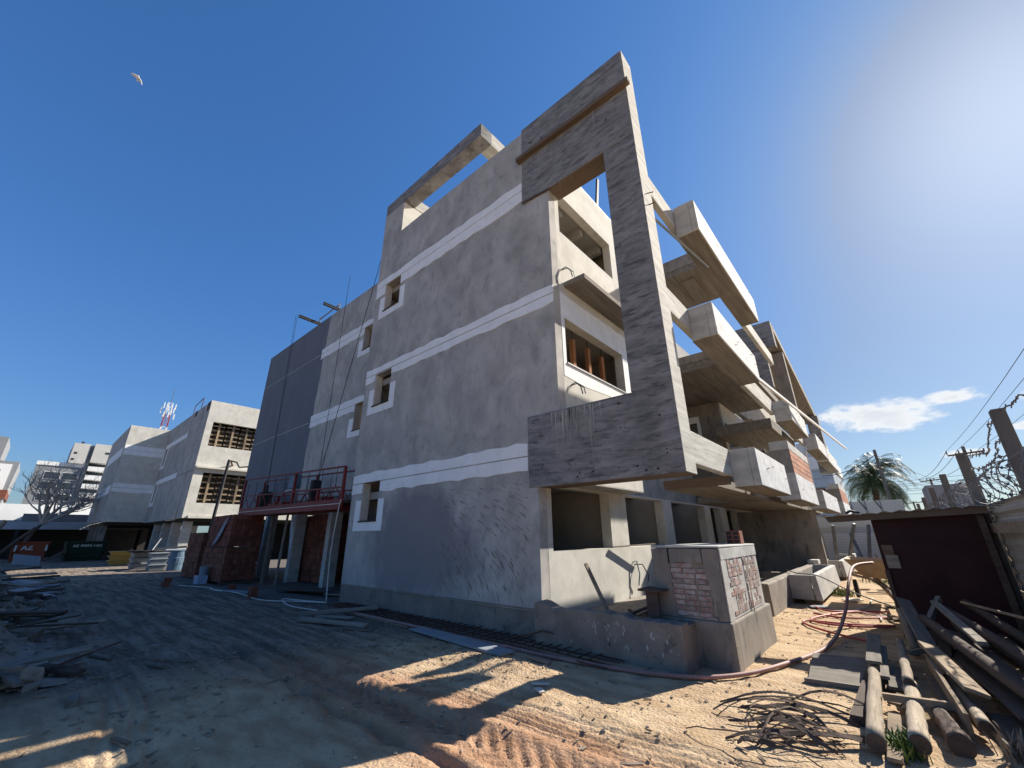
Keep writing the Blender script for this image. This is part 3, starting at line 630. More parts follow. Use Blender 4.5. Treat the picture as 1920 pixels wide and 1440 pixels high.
# recessed bay behind the balconies
wall(0, -5.2, -5.4, 8.66, 30, 2.44, 9.2, [(9.3, 10.6, 3.4, 5.0), (9.3, 10.8, 6.6, 8.0)]).build('recess_wall', MT['plaster'], bld)
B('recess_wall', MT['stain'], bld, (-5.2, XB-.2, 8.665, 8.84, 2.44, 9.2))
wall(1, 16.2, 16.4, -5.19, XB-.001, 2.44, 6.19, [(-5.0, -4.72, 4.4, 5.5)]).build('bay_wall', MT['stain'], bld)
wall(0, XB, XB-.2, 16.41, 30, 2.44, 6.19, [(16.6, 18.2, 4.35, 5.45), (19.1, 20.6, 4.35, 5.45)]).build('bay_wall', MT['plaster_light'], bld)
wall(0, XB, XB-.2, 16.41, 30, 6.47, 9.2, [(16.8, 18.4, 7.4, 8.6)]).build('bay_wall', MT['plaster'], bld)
B('bay_lining', MT['white'], bld, (-5.1, -4.62, 16.185, 16.198, 5.5, 5.75), (-4.72, -4.60, 16.185, 16.198, 4.9, 5.498))
for y in (17.1, 17.6, 19.5, 20.0): B('prop', MT['wood_brown'], bld, (XB-.35, XB-.27, y, y+.08, 4.2, 5.4))
B('edge_board', MT['wood'], bld, (-3.82, -3.5, 20.0, 22.2, 6.17, 6.22))

# ground floor behind the low wall
OG = [(5.98, 8.03, 1.25, 2.32), (8.78, 10.86, 1.25, 2.32), (11.45, 14.15, 1.25, 2.32), (14.75, 15.85, .95, 2.32), (16.6, 17.9, -.2, 2.32), (18.3, 19.6, -.2, 2.32)]
wall(0, -4.35, -4.57, YA+.23, 21, -.2, 2.36, OG).build('ground_floor_wall', MT['plaster_light'], bld)
B('rear_wall', MT['inner'], bld, (-7.4, -7.3, YA+.3, 21, -.2, 2.42))
for y in (8.4, 11.1, 14.5): B('partition', MT['inner'], bld, (-7.3, -4.6, y-.08, y+.08, -.2, 2.42))
for y in (9.7, 12.8, 13.4): B('column', MT['inner'], bld, (-5.6, -5.3, y, y+.3, -.2, 2.42))
B('interior_floor', MT['inner'], bld, (-10.4, -4.36, YA+.3, 21, -.1, .12))
B('rear_wall', MT['inner'], bld, (-7.29, -4.58, 20.8, 20.95, -.2, 2.41))
B('transverse_wall', MT['stain'], bld, (-4.34, -1.90, 17.95, 18.15, -.1, 2.25))
B('floor_beam', MT['stain'], bld, (-4.34, -2.3, 12.6, 12.8, .12, .42), (-4.34, -2.3, 15.0, 15.2, .12, .42))
for (y, z) in ((8.85, .95), (10.9, 1.05)):
    MB().tube([(-4.35, y, z), (-4.27, y+.01, z+.02), (-4.24, y+.03, z-.22), (-4.28, y+.02, z-.45)], .014, 6).build('conduit', MT['greyplastic'], bld)
    MB().tube([(-4.35, y+.06, z-.05), (-4.22, y+.16, z-.05), (-4.15, y+.24, z-.25), (-4.17, y+.25, z-.38)], .012, 6).build('conduit', MT['black'], bld)
MB().bar((-4.30, 7.9, 1.27), (-4.1, 9.5, 1.30), .05, .025).build('sill_lath', MT['wood_grey'], bld)
# ------------------------------------------------------------------ masonry in front of the building
pil = thing('masonry_pillar', 'square concrete and brick pillar with exposed clay blocks at the near corner of the building', 'pillar', (-2.0, 6.8, 0))
q = MB(); q.hexa([(-2.62, 5.86, -.2), (-1.70, 5.86, -.2), (-1.68, 7.86, -.2), (-2.62, 7.86, -.2), (-2.62, 5.86, .50), (-1.70, 5.86, .50), (-1.68, 7.86, .50), (-2.62, 7.86, .50)]); q.build('footing', MT['stain'], pil, bevel=.02)
q = MB(); q.box(-2.60, -1.73, 5.90, 7.74, .502, 1.32); q.build('body', MT['stain'], pil, bevel=.025, jit=.008)
B('cap', MT['conc'], pil, (-2.61, -1.715, 5.885, 7.76, 1.322, 1.35), bevel=.012, jit=.005)
B('edge_render', MT['conc'], pil, (-1.73, -1.711, 5.896, 7.73, 1.19, 1.32), (-1.73, -1.713, 5.895, 6.06, .505, 1.188), jit=.003)
B('pour_joint', MT['stain'], pil, (-1.70, -1.694, 6.95, 6.99, .0, 1.19), (-1.70, -1.697, 5.9, 6.95, .24, .252), bevel=.006)
B('side_sunlit_face', MT['conc'], pil, (-1.73, -1.722, 5.90, 7.73, .51, 1.189))  # paler sheet added over this side, sunlight put into its colour
# exposed blocks on the front
base = None
for r in range(10):
    for k in range(3):
        xa = -2.36+.155*k + random.uniform(-.012, .012); z = .53+.062*r
        if r > 8 and k == 2: continue
        w = .145+random.uniform(-.02, .012)
        if base is None: base = MB().box(-.5, .5, -.016, 0, 0, .052).build('brick', MT['brick_pale'], pil, loc=(0, 0, 0)); o = base
        else: o = dup(base)
        o.location = Vector((xa+w/2, 5.900+random.uniform(-.002, .003), z)) - wpos(pil); o.scale = (w, 1, random.uniform(.85, 1.05))
base = None
for r in range(6):
    y = 6.14
    while y < 7.58:
        w = random.choice((.05, .075, .10, .14)); h = .103
        if abs(y+w/2-6.85) > .05 and random.random() < .93:
            for s in range(random.choice((1, 2, 2))):
                n_ = 2
                if base is None: base = MB().box(0, .008, -.5, .5, 0, 1).build('brick', MT['brick_pale'], pil, loc=(0, 0, 0)); o = base
                else: o = dup(base)
                hh = h/2-.007
                o.location = Vector((-1.7225+random.uniform(-.003, .001), y+w/2, .545+r*.108+s*h/2)) - wpos(pil); o.scale = (1, w-.010, hh if random.random() < .8 else hh*1.9)
                if o.scale.z > hh*1.2: break
        y += w+.006
lw = thing('low_wall', 'low rough concrete wall with a ragged top in front of the sunlit ground floor', 'wall', (-3.2, 5.5, 0))
q = MB(); n = 26; top = []
for k in range(n+1):
    x = -4.33+2.20*k/n; top.append((x, .53+.05*math.sin(k*.9)*(k < 8)+random.uniform(-.012, .012)+(-.03 if k > 17 else 0)))
q.prism([(-4.33, -.2)]+[(-2.13, -.2)]+top[::-1], 1, 5.40, 5.63); q.build('wall_body', MT['plinth'], lw, bevel=.012)
B('wall_return', MT['plinth'], lw, (-2.37, -2.132, 5.632, 5.88, -.2, .47), bevel=.012, jit=.006)
q = MB()
for k in range(46):
    x = random.gauss(-3.0, .4); z = random.uniform(.12, .45); r = random.uniform(.006, .028)
    if not -4.2 < x < -2.2: continue
    m_ = 6; q.poly([(x+r*.45*math.cos(2*math.pi*j/m_)+z*.02, 5.398, z+r*random.uniform(.8, 1.4)*math.sin(2*math.pi*j/m_)) for j in range(m_)])
tag(q.build('cement_splashes', MT['plaster'], lw), kind='stuff')
tag(B('fill_soil', MT['stain'], None, (-4.33, -2.5, 5.65, 12.5, -.2, .28)), 'dark backfill soil and rubble between the low wall and the ground floor', None, None, 'structure')
bpy.data.objects['fill_soil'].name = 'soil_bed'
st = thing('timber_stand', 'little timber pedestal with a board on top standing beside the brick pillar', 'stand', (-2.5, 5.75, .3))
B('top_board', MT['wood_dark'], st, (-2.74, -2.42, 5.62, 5.98, .80, .825))
B('leg', MT['wood_dark'], st, (-2.66, -2.50, 5.68, 5.72, .42, .80))
B('leg', MT['wood_dark'], st, (-2.66, -2.62, 5.74, 5.92, .42, .80))
tag(MB().bar((-3.72, 5.95, 1.08), (-3.2, 5.75, .33), .055, .03).build('batten', MT['wood']), 'pale batten leaning on the sunlit wall behind the low wall', 'batten')
tag(MB().bar((-3.3, 5.9, .35), (-2.45, 6.6, .72), .06, .03).build('batten', MT['wood_dark']), 'dark batten lying slanted behind the timber pedestal', 'batten')
for k in range(14):
    x, y = random.uniform(-3.3, -2.6), random.uniform(5.75, 6.8); a = random.uniform(0, 3); l = random.uniform(.12, .4)
    tag(MB().bar((x, y, .32), (x+l*math.cos(a), y+l*math.sin(a), .34+random.uniform(0, .08)), .05, .02).build('scrap_board', MT['wood_dark']), 'short dark scrap board in the rubble behind the low wall', 'board', 'scrap boards behind the low wall')
# broken render coat standing round the bare blocks
def jag(a, b, n, amp): return [(a[0]+(b[0]-a[0])*k/n+random.uniform(-amp, amp), a[1]+(b[1]-a[1])*k/n+random.uniform(-amp, amp)) for k in range(n+1)]
L0, L1, Z0_, Z1_ = -2.37, -1.90, .53, 1.15
lf, rg, tp_, bt = jag((L0+.03, Z0_), (L0, Z1_), 14, .012), jag((L1+.05, Z0_), (L1-.03, Z1_), 14, .016), jag((L0, Z1_), (L1-.03, Z1_), 10, .012), jag((L0+.03, Z0_), (L1+.05, Z0_), 10, .012)
for nm, pts in (('render_coat', [(-2.60, .505), (lf[0][0], .505)]+lf+[(lf[-1][0], 1.318), (-2.60, 1.318)]), ('render_coat', [(rg[0][0], .505), (-1.735, .505), (-1.735, 1.318), (rg[-1][0], 1.318)]+rg[::-1]),
                ('render_coat', [(tp_[0][0]+.002, 1.318)]+tp_+[(tp_[-1][0]-.002, 1.318)]), ('render_coat', [(bt[0][0]+.002, .505)]+bt+[(bt[-1][0]-.002, .505)])):
    MB().prism(pts, 1, 5.874, 5.899).build(nm, MT['stain'], pil)
# hollow clay brick on the pillar
hb = thing('hollow_brick', 'single red hollow brick standing on top of the brick pillar', 'brick', (-1.9, 7.55, 1.35))
q = MB(); q.box(-2.0, -1.80, 7.35, 7.54, 1.351, 1.54)
q.build('brick_body', MT['brick'], hb, bevel=.006)
q = MB()
for i in range(2):
    for j in range(3): q.box(-1.985+i*.095, -1.985+i*.095+.07, 7.3485, 7.3495, 1.365+j*.058, 1.365+j*.058+.042)
q.build('brick_core', MT['black'], hb)
# garden wall and troughs down the alley
gw = tag(B('garden_wall', MT['stain'], None, (-2.32, -2.10, 9.95, 20.5, -.2, .57), bevel=.02, jit=.006), 'low earth-stained concrete wall running down the alley behind the troughs', 'wall')
def trough(y0, y1, label, x0=-2.09, x1=-1.55, z0=.10, z1=.60):
    t = thing('concrete_trough', label, 'trough', ((x0+x1)/2, (y0+y1)/2, 0), group='concrete troughs in the alley')
    q = MB(); w = .09
    q.hexa([(x1-w, y0, z0), (x1+.03, y0, z0), (x1+.03, y1, z0), (x1-w, y1, z0), (x1-w-.03, y0, z1), (x1, y0, z1), (x1, y1, z1), (x1-w-.03, y1, z1)])
    q.box(x0, x1-w-.031, y0, y0+w, z0, z1); q.box(x0, x1-w-.031, y1-w, y1, z0, z1); q.box(x0, x1-w-.031, y0+w, y1-w, z0, z0+w)
    q.build('trough_body', MT['conc'], t, bevel=.012, jit=.004)
    for y in (y0+.25, y1-.3): B('block', MT['stone'], t, (x1-.35, x1-.02, y, y+.12, -.05, z0-.002))
trough(12.0, 16.2, 'pale concrete trough raised on blocks, nearest of the row in the alley')
trough(18.6, 22.5, 'pale concrete trough raised on blocks, second of the row in the alley')
trough(24.5, 28.5, 'pale concrete trough raised on blocks, farthest of the row in the alley')
tag(B('concrete_block', MT['conc'], None, (-2.28, -2.0, 16.7, 17.2, .572, .70), bevel=.01), 'loose pale block resting on the low alley wall', 'block')
# things along the plinth
rm = thing('rebar_mat', 'long rusty reinforcement cage lying in the trench beside the plinth', 'rebar', (-6, 5.35, 0))
for y in (5.12, 5.26, 5.42, 5.54): MB().tube([(-10.2, y+.0, .045), (-7.4, y-.02, .05), (-4.6, y-.05, .04), (-2.9, y-.16, .03)], .010, 5).build('bar', MT['rust'], rm)
base = None
for k in range(44):
    x = -10.1+k*.16
    if base is None: base = MB().tube([(-10.1, 5.06, .06), (-10.1, 5.58, .06)], .009, 5).build('bar', MT['rust'], rm); o = base
    else: o = dup(base); o.location = Vector((k*.16, -.0, random.uniform(-.01, .01)))
MB().tube([(-4.6, 5.2, .10), (-4.3, 5.3, .16), (-4.12, 5.33, .22), (-3.95, 5.34, .20)], .012, 5).build('bar', MT['rust'], rm)
def plank(label, p, q_, w, h, m='wood_grey', name='plank', group=None, rollv=(0, 0, 1)):
    p, q_ = Vector(p), Vector(q_); c = (p+q_)/2; d = q_-p; L_ = d.length
    o = MB().box(-L_/2, L_/2, -w/2, w/2, -h/2, h/2).build(name, MT[m], jit=.003)
    o.location = c; X_ = d.normalized(); Y_ = Vector(rollv).cross(X_).normalized(); Z_ = X_.cross(Y_)
    o.rotation_euler = Matrix((X_, Y_, Z_)).transposed().to_euler()
    if w > .06:
        b = o.modifiers.new('bevel', 'BEVEL'); b.width = min(.004, h*.2); b.segments = 1
    return tag(o, label, 'plank', group)
def gp(x, y, dz=0.03): return (x, y, gz(x, y)+dz)
plank('long blue-grey board lying flat beside the plinth trench', gp(-6.55, 4.93), gp(-4.25, 4.70), .27, .03, 'greyplastic')
plank('grey timber lying askew, longest of the three by the plinth end', gp(-9.45, 4.2, .08), gp(-8.45, 5.35, .10), .10, .06)
plank('grey timber lying flat in front of the other two by the plinth end', gp(-8.9, 3.95, .06), gp(-7.35, 4.45, .05), .13, .05)
plank('short grey board between two timbers by the plinth end', gp(-9.0, 4.35, .05), gp(-8.2, 4.65, .05), .16, .03)
plank('thin lath lying on the dark soil by the plinth end', gp(-7.6, 4.15), gp(-7.0, 4.35), .05, .025)
plank('thin pale strip lying parallel to the rebar cage', gp(-9.0, 4.98, .02), gp(-6.8, 4.92, .02), .05, .015, 'wood')
plank('small broken stick on the shaded soil', gp(-7.9, 3.9), gp(-7.5, 3.85), .03, .02)
plank('small grey offcut near the low wall base', gp(-3.95, 4.75), gp(-3.55, 4.72), .05, .03)
plank('flat cream tile shard on the sunlit sand', gp(-3.28, 4.02, .02), gp(-3.12, 4.12, .02), .035, .012, 'hosewhite')
plank('crumpled cream scrap beside the tile shard on the sand', gp(-3.13, 3.93, .02), gp(-3.02, 3.86, .025), .06, .015, 'hosewhite')
plank('thick grey block lying in the shaded tracks at lower left', gp(-6.72, .80, .03), gp(-6.40, .76, .03), .085, .06, 'stone')
plank('short pale board end at the dark left side', gp(-8.75, 1.05), gp(-8.2, 1.22), .06, .02)
plank('thin pale sliver near the tracks on the left', gp(-7.5, 1.5), gp(-7.2, 1.6), .05, .012)
plank('grey lath lying across the shaded track at left', gp(-8.0, 1.45), gp(-7.2, 1.85), .02, .012)
plank('small pale lath in the sunlit patch at the lower left corner', gp(-5.15, .92, .02), gp(-4.95, 1.0, .02), .03, .015, 'wood')
plank('flat grey sheet lying on the soil before the brick stacks', gp(-15.6, 4.6), gp(-14.2, 4.9), .3, .02, 'greyplastic')
plank('dark sheet leaning in the shade under the red platform', gp(-13.9, 5.6, .05), gp(-12.0, 6.2, .16), .6, .02, 'wood_dark')
plank('thin pale board near the foot of the columns under the wing', gp(-12.2, 6.0, .05), gp(-11.0, 6.3, .08), .10, .03)
# hoses and cables
def hose(label, pts, r, m, name='hose', cat='hose'):
    out = []
    P = [Vector(p) for p in pts]
    for i in range(len(P)-1):
        a, b, c, d = P[max(i-1, 0)], P[i], P[i+1], P[min(i+2, len(P)-1)]
        for k in range(6):
            t = k/6; out.append(.5*((2*b)+(c-a)*t+(2*a-5*b+4*c-d)*t*t+(3*b-a-3*c+d)*t*t*t))
    out.append(P[-1])
    return tag(MB().tube(out, r, 8).build(name, MT[m], smooth=True), label, cat)
hose('dusty pink hose running along the plinth and round the pillar to the shed',
     [gp(-9.2, 5.0), gp(-6.6, 5.0), gp(-5.0, 5.03), gp(-3.8, 4.98), gp(-2.9, 5.05), gp(-2.15, 5.22), gp(-1.72, 5.62, .04), gp(-1.38, 6.35, .04), gp(-1.05, 7.8, .05), (-.90, 9.0, .28), (-.78, 9.6, .72), (-.70, 10.3, .92), (-.45, 11.0, .95)], .024, 'hosepink')
hose('red hose lying in flat loops on the alley floor', [gp(-1.55, 10.6), gp(-1.1, 10.5), gp(-.6, 10.9), gp(-.5, 11.3), gp(-1.0, 11.3), gp(-1.5, 10.0), gp(-1.25, 9.6), gp(-.8, 9.75), gp(-.45, 9.95), gp(-.4, 10.1), gp(-.9, 9.9), gp(-1.55, 9.7), gp(-1.45, 9.25), gp(-.95, 8.75), gp(-.6, 8.6)], .017, 'hosered')
hose('second red hose stretched across the alley behind the loops', [gp(-1.75, 11.9), gp(-1.4, 11.1), gp(-.9, 11.5), gp(-.45, 11.8)], .017, 'hosered')
hose('white cable lying in a bend on the alley floor', [gp(-.75, 13.5), gp(-.8, 12.2), gp(-.95, 11.6), gp(-.6, 11.1), gp(-.55, 10.6)], .014, 'hosewhite', 'cable', 'cable')
hose('thin dark hose drawn from the troughs to the shed', [(-2.3, 13.2, .62), (-1.9, 12.2, .62), (-1.5, 12.0, .60), (-.9, 11.0, .42), (-.35, 10.3, .3)], .012, 'steel')
hose('pale rope lying in loops on the soil left of the plinth', [gp(-16.5, 4.4), gp(-14.5, 4.6), gp(-12.5, 4.5), gp(-11.4, 5.0), gp(-10.6, 5.3), gp(-11.6, 5.1), gp(-12.2, 4.9), gp(-11.0, 4.6), gp(-9.8, 4.7)], .014, 'hosewhite', 'cable', 'rope')
hose('pale cable trailing from the loose bricks to the stacks', [gp(-18.6, 4.0), gp(-17.6, 4.3), gp(-16.9, 4.5), gp(-16.0, 4.4), gp(-15.2, 4.6)], .014, 'hosewhite', 'cable', 'cable')
# ------------------------------------------------------------------ suspended platform
sp = thing('suspended_platform', 'red suspended work platform hanging in front of the blue painted wall', 'work platform', (-14.6, 5.85, 2.3))
PX0, PX1, PY0, PY1 = -18.9, -10.85, 5.45, 6.15
def pz(x): return 2.28+(x-PX1)/(PX0-PX1)*.10
for y in (PY0, PY1):
    MB().bar((PX0, y, pz(PX0)+.06), (PX1, y, pz(PX1)+.06), .06, .27).build('floor_beam', MT['redpaint'], sp)
    MB().bar((PX0, y, pz(PX0)+1.30), (PX1, y, pz(PX1)+1.05), .045, .045).build('top_rail', MT['redpaint'], sp)
    MB().bar((PX0, y, pz(PX0)+.66), (PX1, y, pz(PX1)+.50), .04, .04).build('mid_rail', MT['redpaint'], sp)
MB().bar((PX0, (PY0+PY1)/2, pz(PX0)+.12), (PX1, (PY0+PY1)/2, pz(PX1)+.12), .6, .04).build('deck', MT['rust'], sp)
MB().bar((PX0, PY0-.033, pz(PX0)+.07), (PX1, PY0-.033, pz(PX1)+.07), .006, .02).build('toe_line', MT['plaster_light'], sp)
for y in (PY0, PY1):
    for x, full in ((PX0, 1), (-17.2, 0), (-14.1, 1), (-12.3, 0), (PX1, 1)):
        t = (x-PX1)/(PX0-PX1); h = (1.05+.25*t) if full else (.5+.16*t)
        MB().bar((x, y, pz(x)), (x, y, pz(x)+h), .07, .07).build('post', MT['redpaint'], sp)
    for k in range(9):
        xa = PX0+(PX1-PX0)*k/9; xb = PX0+(PX1-PX0)*(k+1)/9; xm = (xa+xb)/2
        MB().bar((xa, y, pz(xa)+.15), (xm, y, pz(xm)+.56), .02).build('brace', MT['redpaint'], sp)
        MB().bar((xm, y, pz(xm)+.56), (xb, y, pz(xb)+.15), .02).build('brace', MT['redpaint'], sp)
        MB().tube([(xm, y, pz(xm)+.55), (xm, y, pz(xm)+1.12)], .009, 5).build('rail_rod', MT['black'], sp)
B('control_box', MT['bluedrum'], sp, (-14.75, -14.35, 5.50, 5.75, 3.02, 3.48), bevel=.02)
B('box_bracket', MT['plaster_light'], sp, (-15.0, -14.3, 5.52, 5.72, 2.96, 3.0))
hm = B('hoist_motor', MT['black'], sp, (-17.75, -17.35, 5.6, 6.0, 2.5, 3.15), bevel=.05)
MB().tube([(-17.55, 5.8, 3.1), (-17.55, 5.8, 3.4)], .05, 8).build('hoist_guide', MT['black'], sp)
B('hoist_motor', MT['black'], sp, (-13.35, -13.15, 5.6, 5.9, 2.55, 3.2), bevel=.05)
for k, (x, z) in enumerate(((-16.6, .2), (-16.2, .2), (-15.6, .22), (-12.7, .24))): B('ballast_block', MT['redpaint'], sp, (x, x+.35, 5.6, 5.95, pz(x)+z-.06, pz(x)+z+.1))
for (x, xt) in ((-17.55, -18.3), (-17.50, -18.1), (-13.25, -14.0)):
    MB().tube([(x, 5.8, 3.2), (xt if x < -15 else -13.3, 5.85, 11.05 if x < -15 else 10.9)], .008, 5).build('hoist_rope', MT['wire'], sp)
MB().tube([(-13.25, 5.8, 3.2), (-11.3, 6.0, 10.9)], .010, 5).build('hoist_rope', MT['wire'], sp)
hose('pale rope hanging from the right end of the red platform', [(PX1+.05, 5.42, 2.45), (PX1+.0, 5.40, 2.2), (PX1-.15, 5.42, 1.2), (PX1-.05, 5.4, .4), gp(PX1+.1, 5.35)], .016, 'hosewhite', 'rope', 'rope')
for (x, lab) in ((-18.2, 'steel outrigger beam sticking out over the roof edge above the blue wall'), (-16.3, 'shorter outrigger beam on the roof edge to the right of the other')):
    ob = thing('outrigger_beam', lab, 'beam', (x, 6.6, 10.75))
    yq = 5.95 if x < -17 else 6.2
    MB().bar((x, 9.5, 10.95), (x, yq, 11.05), .10, .05).build('beam_flange', MT['black'], ob)
    MB().bar((x, 9.5, 11.03), (x, yq, 11.13), .10, .03).build('beam_flange', MT['black'], ob)
    MB().bar((x, 9.45, 10.99), (x, yq+.03, 11.09), .02, .07).build('beam_web', MT['wood_grey'], ob)
    MB().tube([(x+.0, 6.9, 10.65), (x, 6.9, 11.4)], .03, 6).build('stand_tube', MT['steel'], ob)
    if x < -17: MB().tube([(x, 6.9, 11.3), (-16.4, 6.9, 11.35)], .03, 6).build('tie_tube', MT['steel'], ob)

# ------------------------------------------------------------------ brick stacks
def brick_stack(label, x0, x1, y0, y1, z0, z1, bl=.29, bd=.14, bh=.19, m='brick'):
    t = thing('brick_stack', label, 'brick stack', ((x0+x1)/2, (y0+y1)/2, z0), group='stacks of red bricks under the wing')
    nx_, ny_, nz_ = max(1, round((x1-x0)/bl)), max(1, round((y1-y0)/bd)), max(1, round((z1-z0)/bh))
    while 2*0+nz_*(nx_+ny_) > 290: nx_ = max(1, nx_-1)
    lx, ly, lz = (x1-x0)/nx_, (y1-y0)/ny_, (z1-z0)/nz_
    a = b = None
    for r in range(nz_):
        for k in range(nx_):       # face towards the camera (-Y)
            if a is None: a = MB().box(.006, lx-.006, 0, .14, .005, lz-.005).build('brick', MT[m], t, loc=(0, 0, 0)); o = a
            else: o = dup(a)
            o.location = Vector((x0+k*lx, y0+random.uniform(-.012, .012), z0+r*lz)) - wpos(t)
        for k in range(1, ny_):    # right-hand face (+X)
            if b is None: b = MB().box(-.2, 0, .005, ly-.005, .005, lz-.005).build('brick', MT[m], t, loc=(0, 0, 0)); o = b
            else: o = dup(b)
            o.location = Vector((x1+random.uniform(-.012, .012), y0+k*ly, z0+r*lz)) - wpos(t)
    B('brick_core', MT['brick'], t, (x0+.02, x1-.21, y0+.16, y1-.01, z0, z1-.02))
    return t
def pallet(label, x0, x1, y0, y1):
    t = thing('pallet', label, 'pallet', ((x0+x1)/2, (y0+y1)/2, 0), group='timber pallets under the brick stacks')
    for k in range(4):
        y = y0+(y1-y0-.1)*k/3; B('board', MT['wood_dark'], t, (x0, x1, y, y+.1, .095, .115))
    for x in (x0, (x0+x1)/2-.05, x1-.1): B('runner', MT['wood_dark'], t, (x, x+.1, y0, y1, -.02, .093))
pallet('dark pallet under the nearest brick stack', -20.4, -17.72, 4.93, 6.05)
brick_stack('tall brick stack on a pallet nearest to the yard, lower tier', -20.4, -17.74, 4.95, 6.03, .118, 1.2)
brick_stack('brick stack resting on the tier nearest to the yard, upper tier', -20.35, -17.80, 4.98, 6.0, 1.235, 2.33)
brick_stack('brick stack farther left beside the blue drum', -23.6, -21.4, 5.05, 6.2, .02, 1.75)
brick_stack('dark brick stack under the wing behind the props', -17.3, -15.0, 7.3, 8.4, .02, 2.3)
plank('board laid between the two tiers of the nearest brick stack', (-20.5, 4.97, 1.217), (-17.6, 4.97, 1.217), .12, .026, 'wood_dark')
def film(label, pts, w):
    q = MB(); n = len(pts)
    for k in range(n-1):
        (x, y, z), (x2, y2, z2) = pts[k], pts[k+1]; a, b = w[k], w[k+1]
        q.poly([(x-a, y, z), (x, y-.06, z-.02), (x2, y2-.06, z2-.02), (x2-b, y2, z2)]); q.poly([(x, y-.06, z-.02), (x+a, y-.01, z), (x2+b, y2-.01, z2), (x2, y2-.06, z2-.02)])
    o = q.build('plastic_film', MT['film']); s_ = o.modifiers.new('thick', 'SOLIDIFY'); s_.thickness = .006
    return tag(o, label, 'plastic film')
film('strip of bluish plastic film draped slanting on the brick stack', [(-18.2, 4.93, 2.2), (-18.45, 4.92, 1.95), (-18.8, 4.91, 1.6), (-19.1, 4.9, 1.38), (-19.3, 4.9, 1.25)], [.04, .12, .16, .15, .04])
film('bluish plastic film hanging down beside the dark brick stack', [(-16.2, 6.4, 2.4), (-16.15, 6.4, 1.9), (-16.0, 6.4, 1.4), (-15.95, 6.4, 1.05)], [.05, .14, .10, .03])
pr = MB().bar((-16.9, 6.0, -.02), (-16.9, 6.0, 2.55), .09, .09); tag(pr.build('timber_post', MT['wood_grey']), 'upright timber post beside the brick stack under the red platform', 'post')
pr = MB().bar((-16.0, 6.1, -.02), (-15.9, 6.1, 2.45), .06, .06); tag(pr.build('timber_post', MT['wood_grey']), 'thin timber post holding the hanging plastic film', 'post')
for k, (x, y, z, lab) in enumerate(((-19.2, 3.75, .0, 'loose red brick lying farther from the camera in the yard'), (-18.75, 3.68, .0, 'loose red brick at the bottom of the little pile in the yard'), (-18.78, 3.72, .145, 'loose red brick on top of the little pile in the yard'), (-13.4, 4.55, 0, 'loose red brick standing on end before the dark wing'), (-16.2, 4.9, .0, 'loose red brick at the foot of the brick stack'))):
    b_ = thing('loose_brick', lab, 'brick', (x, y, gz(x, y)+z), random.uniform(-.3, .3), 'loose bricks in the yard')
    o = MB().box(-.145, .145, -.095, .095, 0, .14).build('brick_body', MT['brick']); o.parent = b_
    if k == 3: o.rotation_euler = (0, R(90), 0); o.location = (0, 0, .145)
    h_ = MB()
    for i in range(3): h_.box(-.07+.055*i, -.035+.055*i, -.0965, -.0955, .03, .11)
    o2 = h_.build('brick_core', MT['black']); o2.parent = b_
    if k == 3: o2.rotation_euler = o.rotation_euler; o2.location = o.location
bk = thing('paint_bucket', 'small dented grey bucket standing at the corner of the brick stack', 'bucket', (-19.0, 4.75, 0))
MB().tube([(-19.0, 4.75, .28), (-19.0, 4.75, .56)], [.13, .16], 14).build('bucket_body', MT['greyplastic'], bk, smooth=False); MB().tube([(-19.15, 4.75, .55), (-19.05, 4.6, .72), (-18.85, 4.75, .55)], .008, 5).build('handle', MT['steel'], bk)
tag(B('white_box', MT['film'], None, (-19.25, -18.75, 4.55, 4.85, 0.0, .27), bevel=.015), 'small pale plastic box under the grey bucket', 'box')

# ------------------------------------------------------------------ tubs, drum, skips
def tub(name, label, x, y, z, w, d, h, m, grp):
    t = thing(name, label, 'tub', (x, y, z), group=grp)
    q = MB(); k = .82
    q.hexa([(x-w/2*k, y-d/2*k, z), (x+w/2*k, y-d/2*k, z), (x+w/2*k, y+d/2*k, z), (x-w/2*k, y+d/2*k, z), (x-w/2, y-d/2, z+h*.86), (x+w/2, y-d/2, z+h*.86), (x+w/2, y+d/2, z+h*.86), (x-w/2, y+d/2, z+h*.86)])
    q.build('tub_body', MT[m], t, bevel=.02)
    B('rim', MT[m], t, (x-w/2-.03, x+w/2+.03, y-d/2-.03, y+d/2+.03, z+h*.865, z+h), bevel=.015)
lv = ('bottom', 'middle', 'top')
for k in range(3): tub('mortar_tub', 'yellow mortar tub in the sunlit stack of three, %s one' % lv[k], -38.0, 4.95, .0+k*.27, 1.0, 1.6, .27, 'yellow', 'yellow mortar tubs')
for k in range(3): tub('mortar_tub', 'grey mortar tub in the stack left of the blue drum, %s one' % lv[k], -29.4, 5.15, .0+k*.28, .9, .75, .28, 'greyplastic', 'grey mortar tubs')
for k in range(3): tub('mortar_tub', 'grey mortar tub in the stack nearer the yellow tubs, %s one' % lv[k], -31.5, 4.75, .0+k*.28, .9, .8, .28, 'greyplastic', 'grey mortar tubs')
dr = thing('drum', 'dull blue plastic drum standing left of the brick stacks', 'drum', (-28.2, 5.75, 0))
MB().tube([(-28.2, 5.75, -.02), (-28.2, 5.75, .02), (-28.2, 5.75, .30), (-28.2, 5.75, .32), (-28.2, 5.75, .60), (-28.2, 5.75, .62), (-28.2, 5.75, .92)], [.33, .35, .36, .375, .375, .36, .35], 20).build('drum_body', MT['bluedrum'], dr, smooth=False)
MB().tube([(-28.2, 5.75, .92), (-28.2, 5.75, .95)], [.37, .37], 20).build('rim', MT['bluedrum'], dr)
tp = thing('round_table_top', 'dark round lid lying across the grey tubs', 'lid', (-30.6, 4.7, .86))
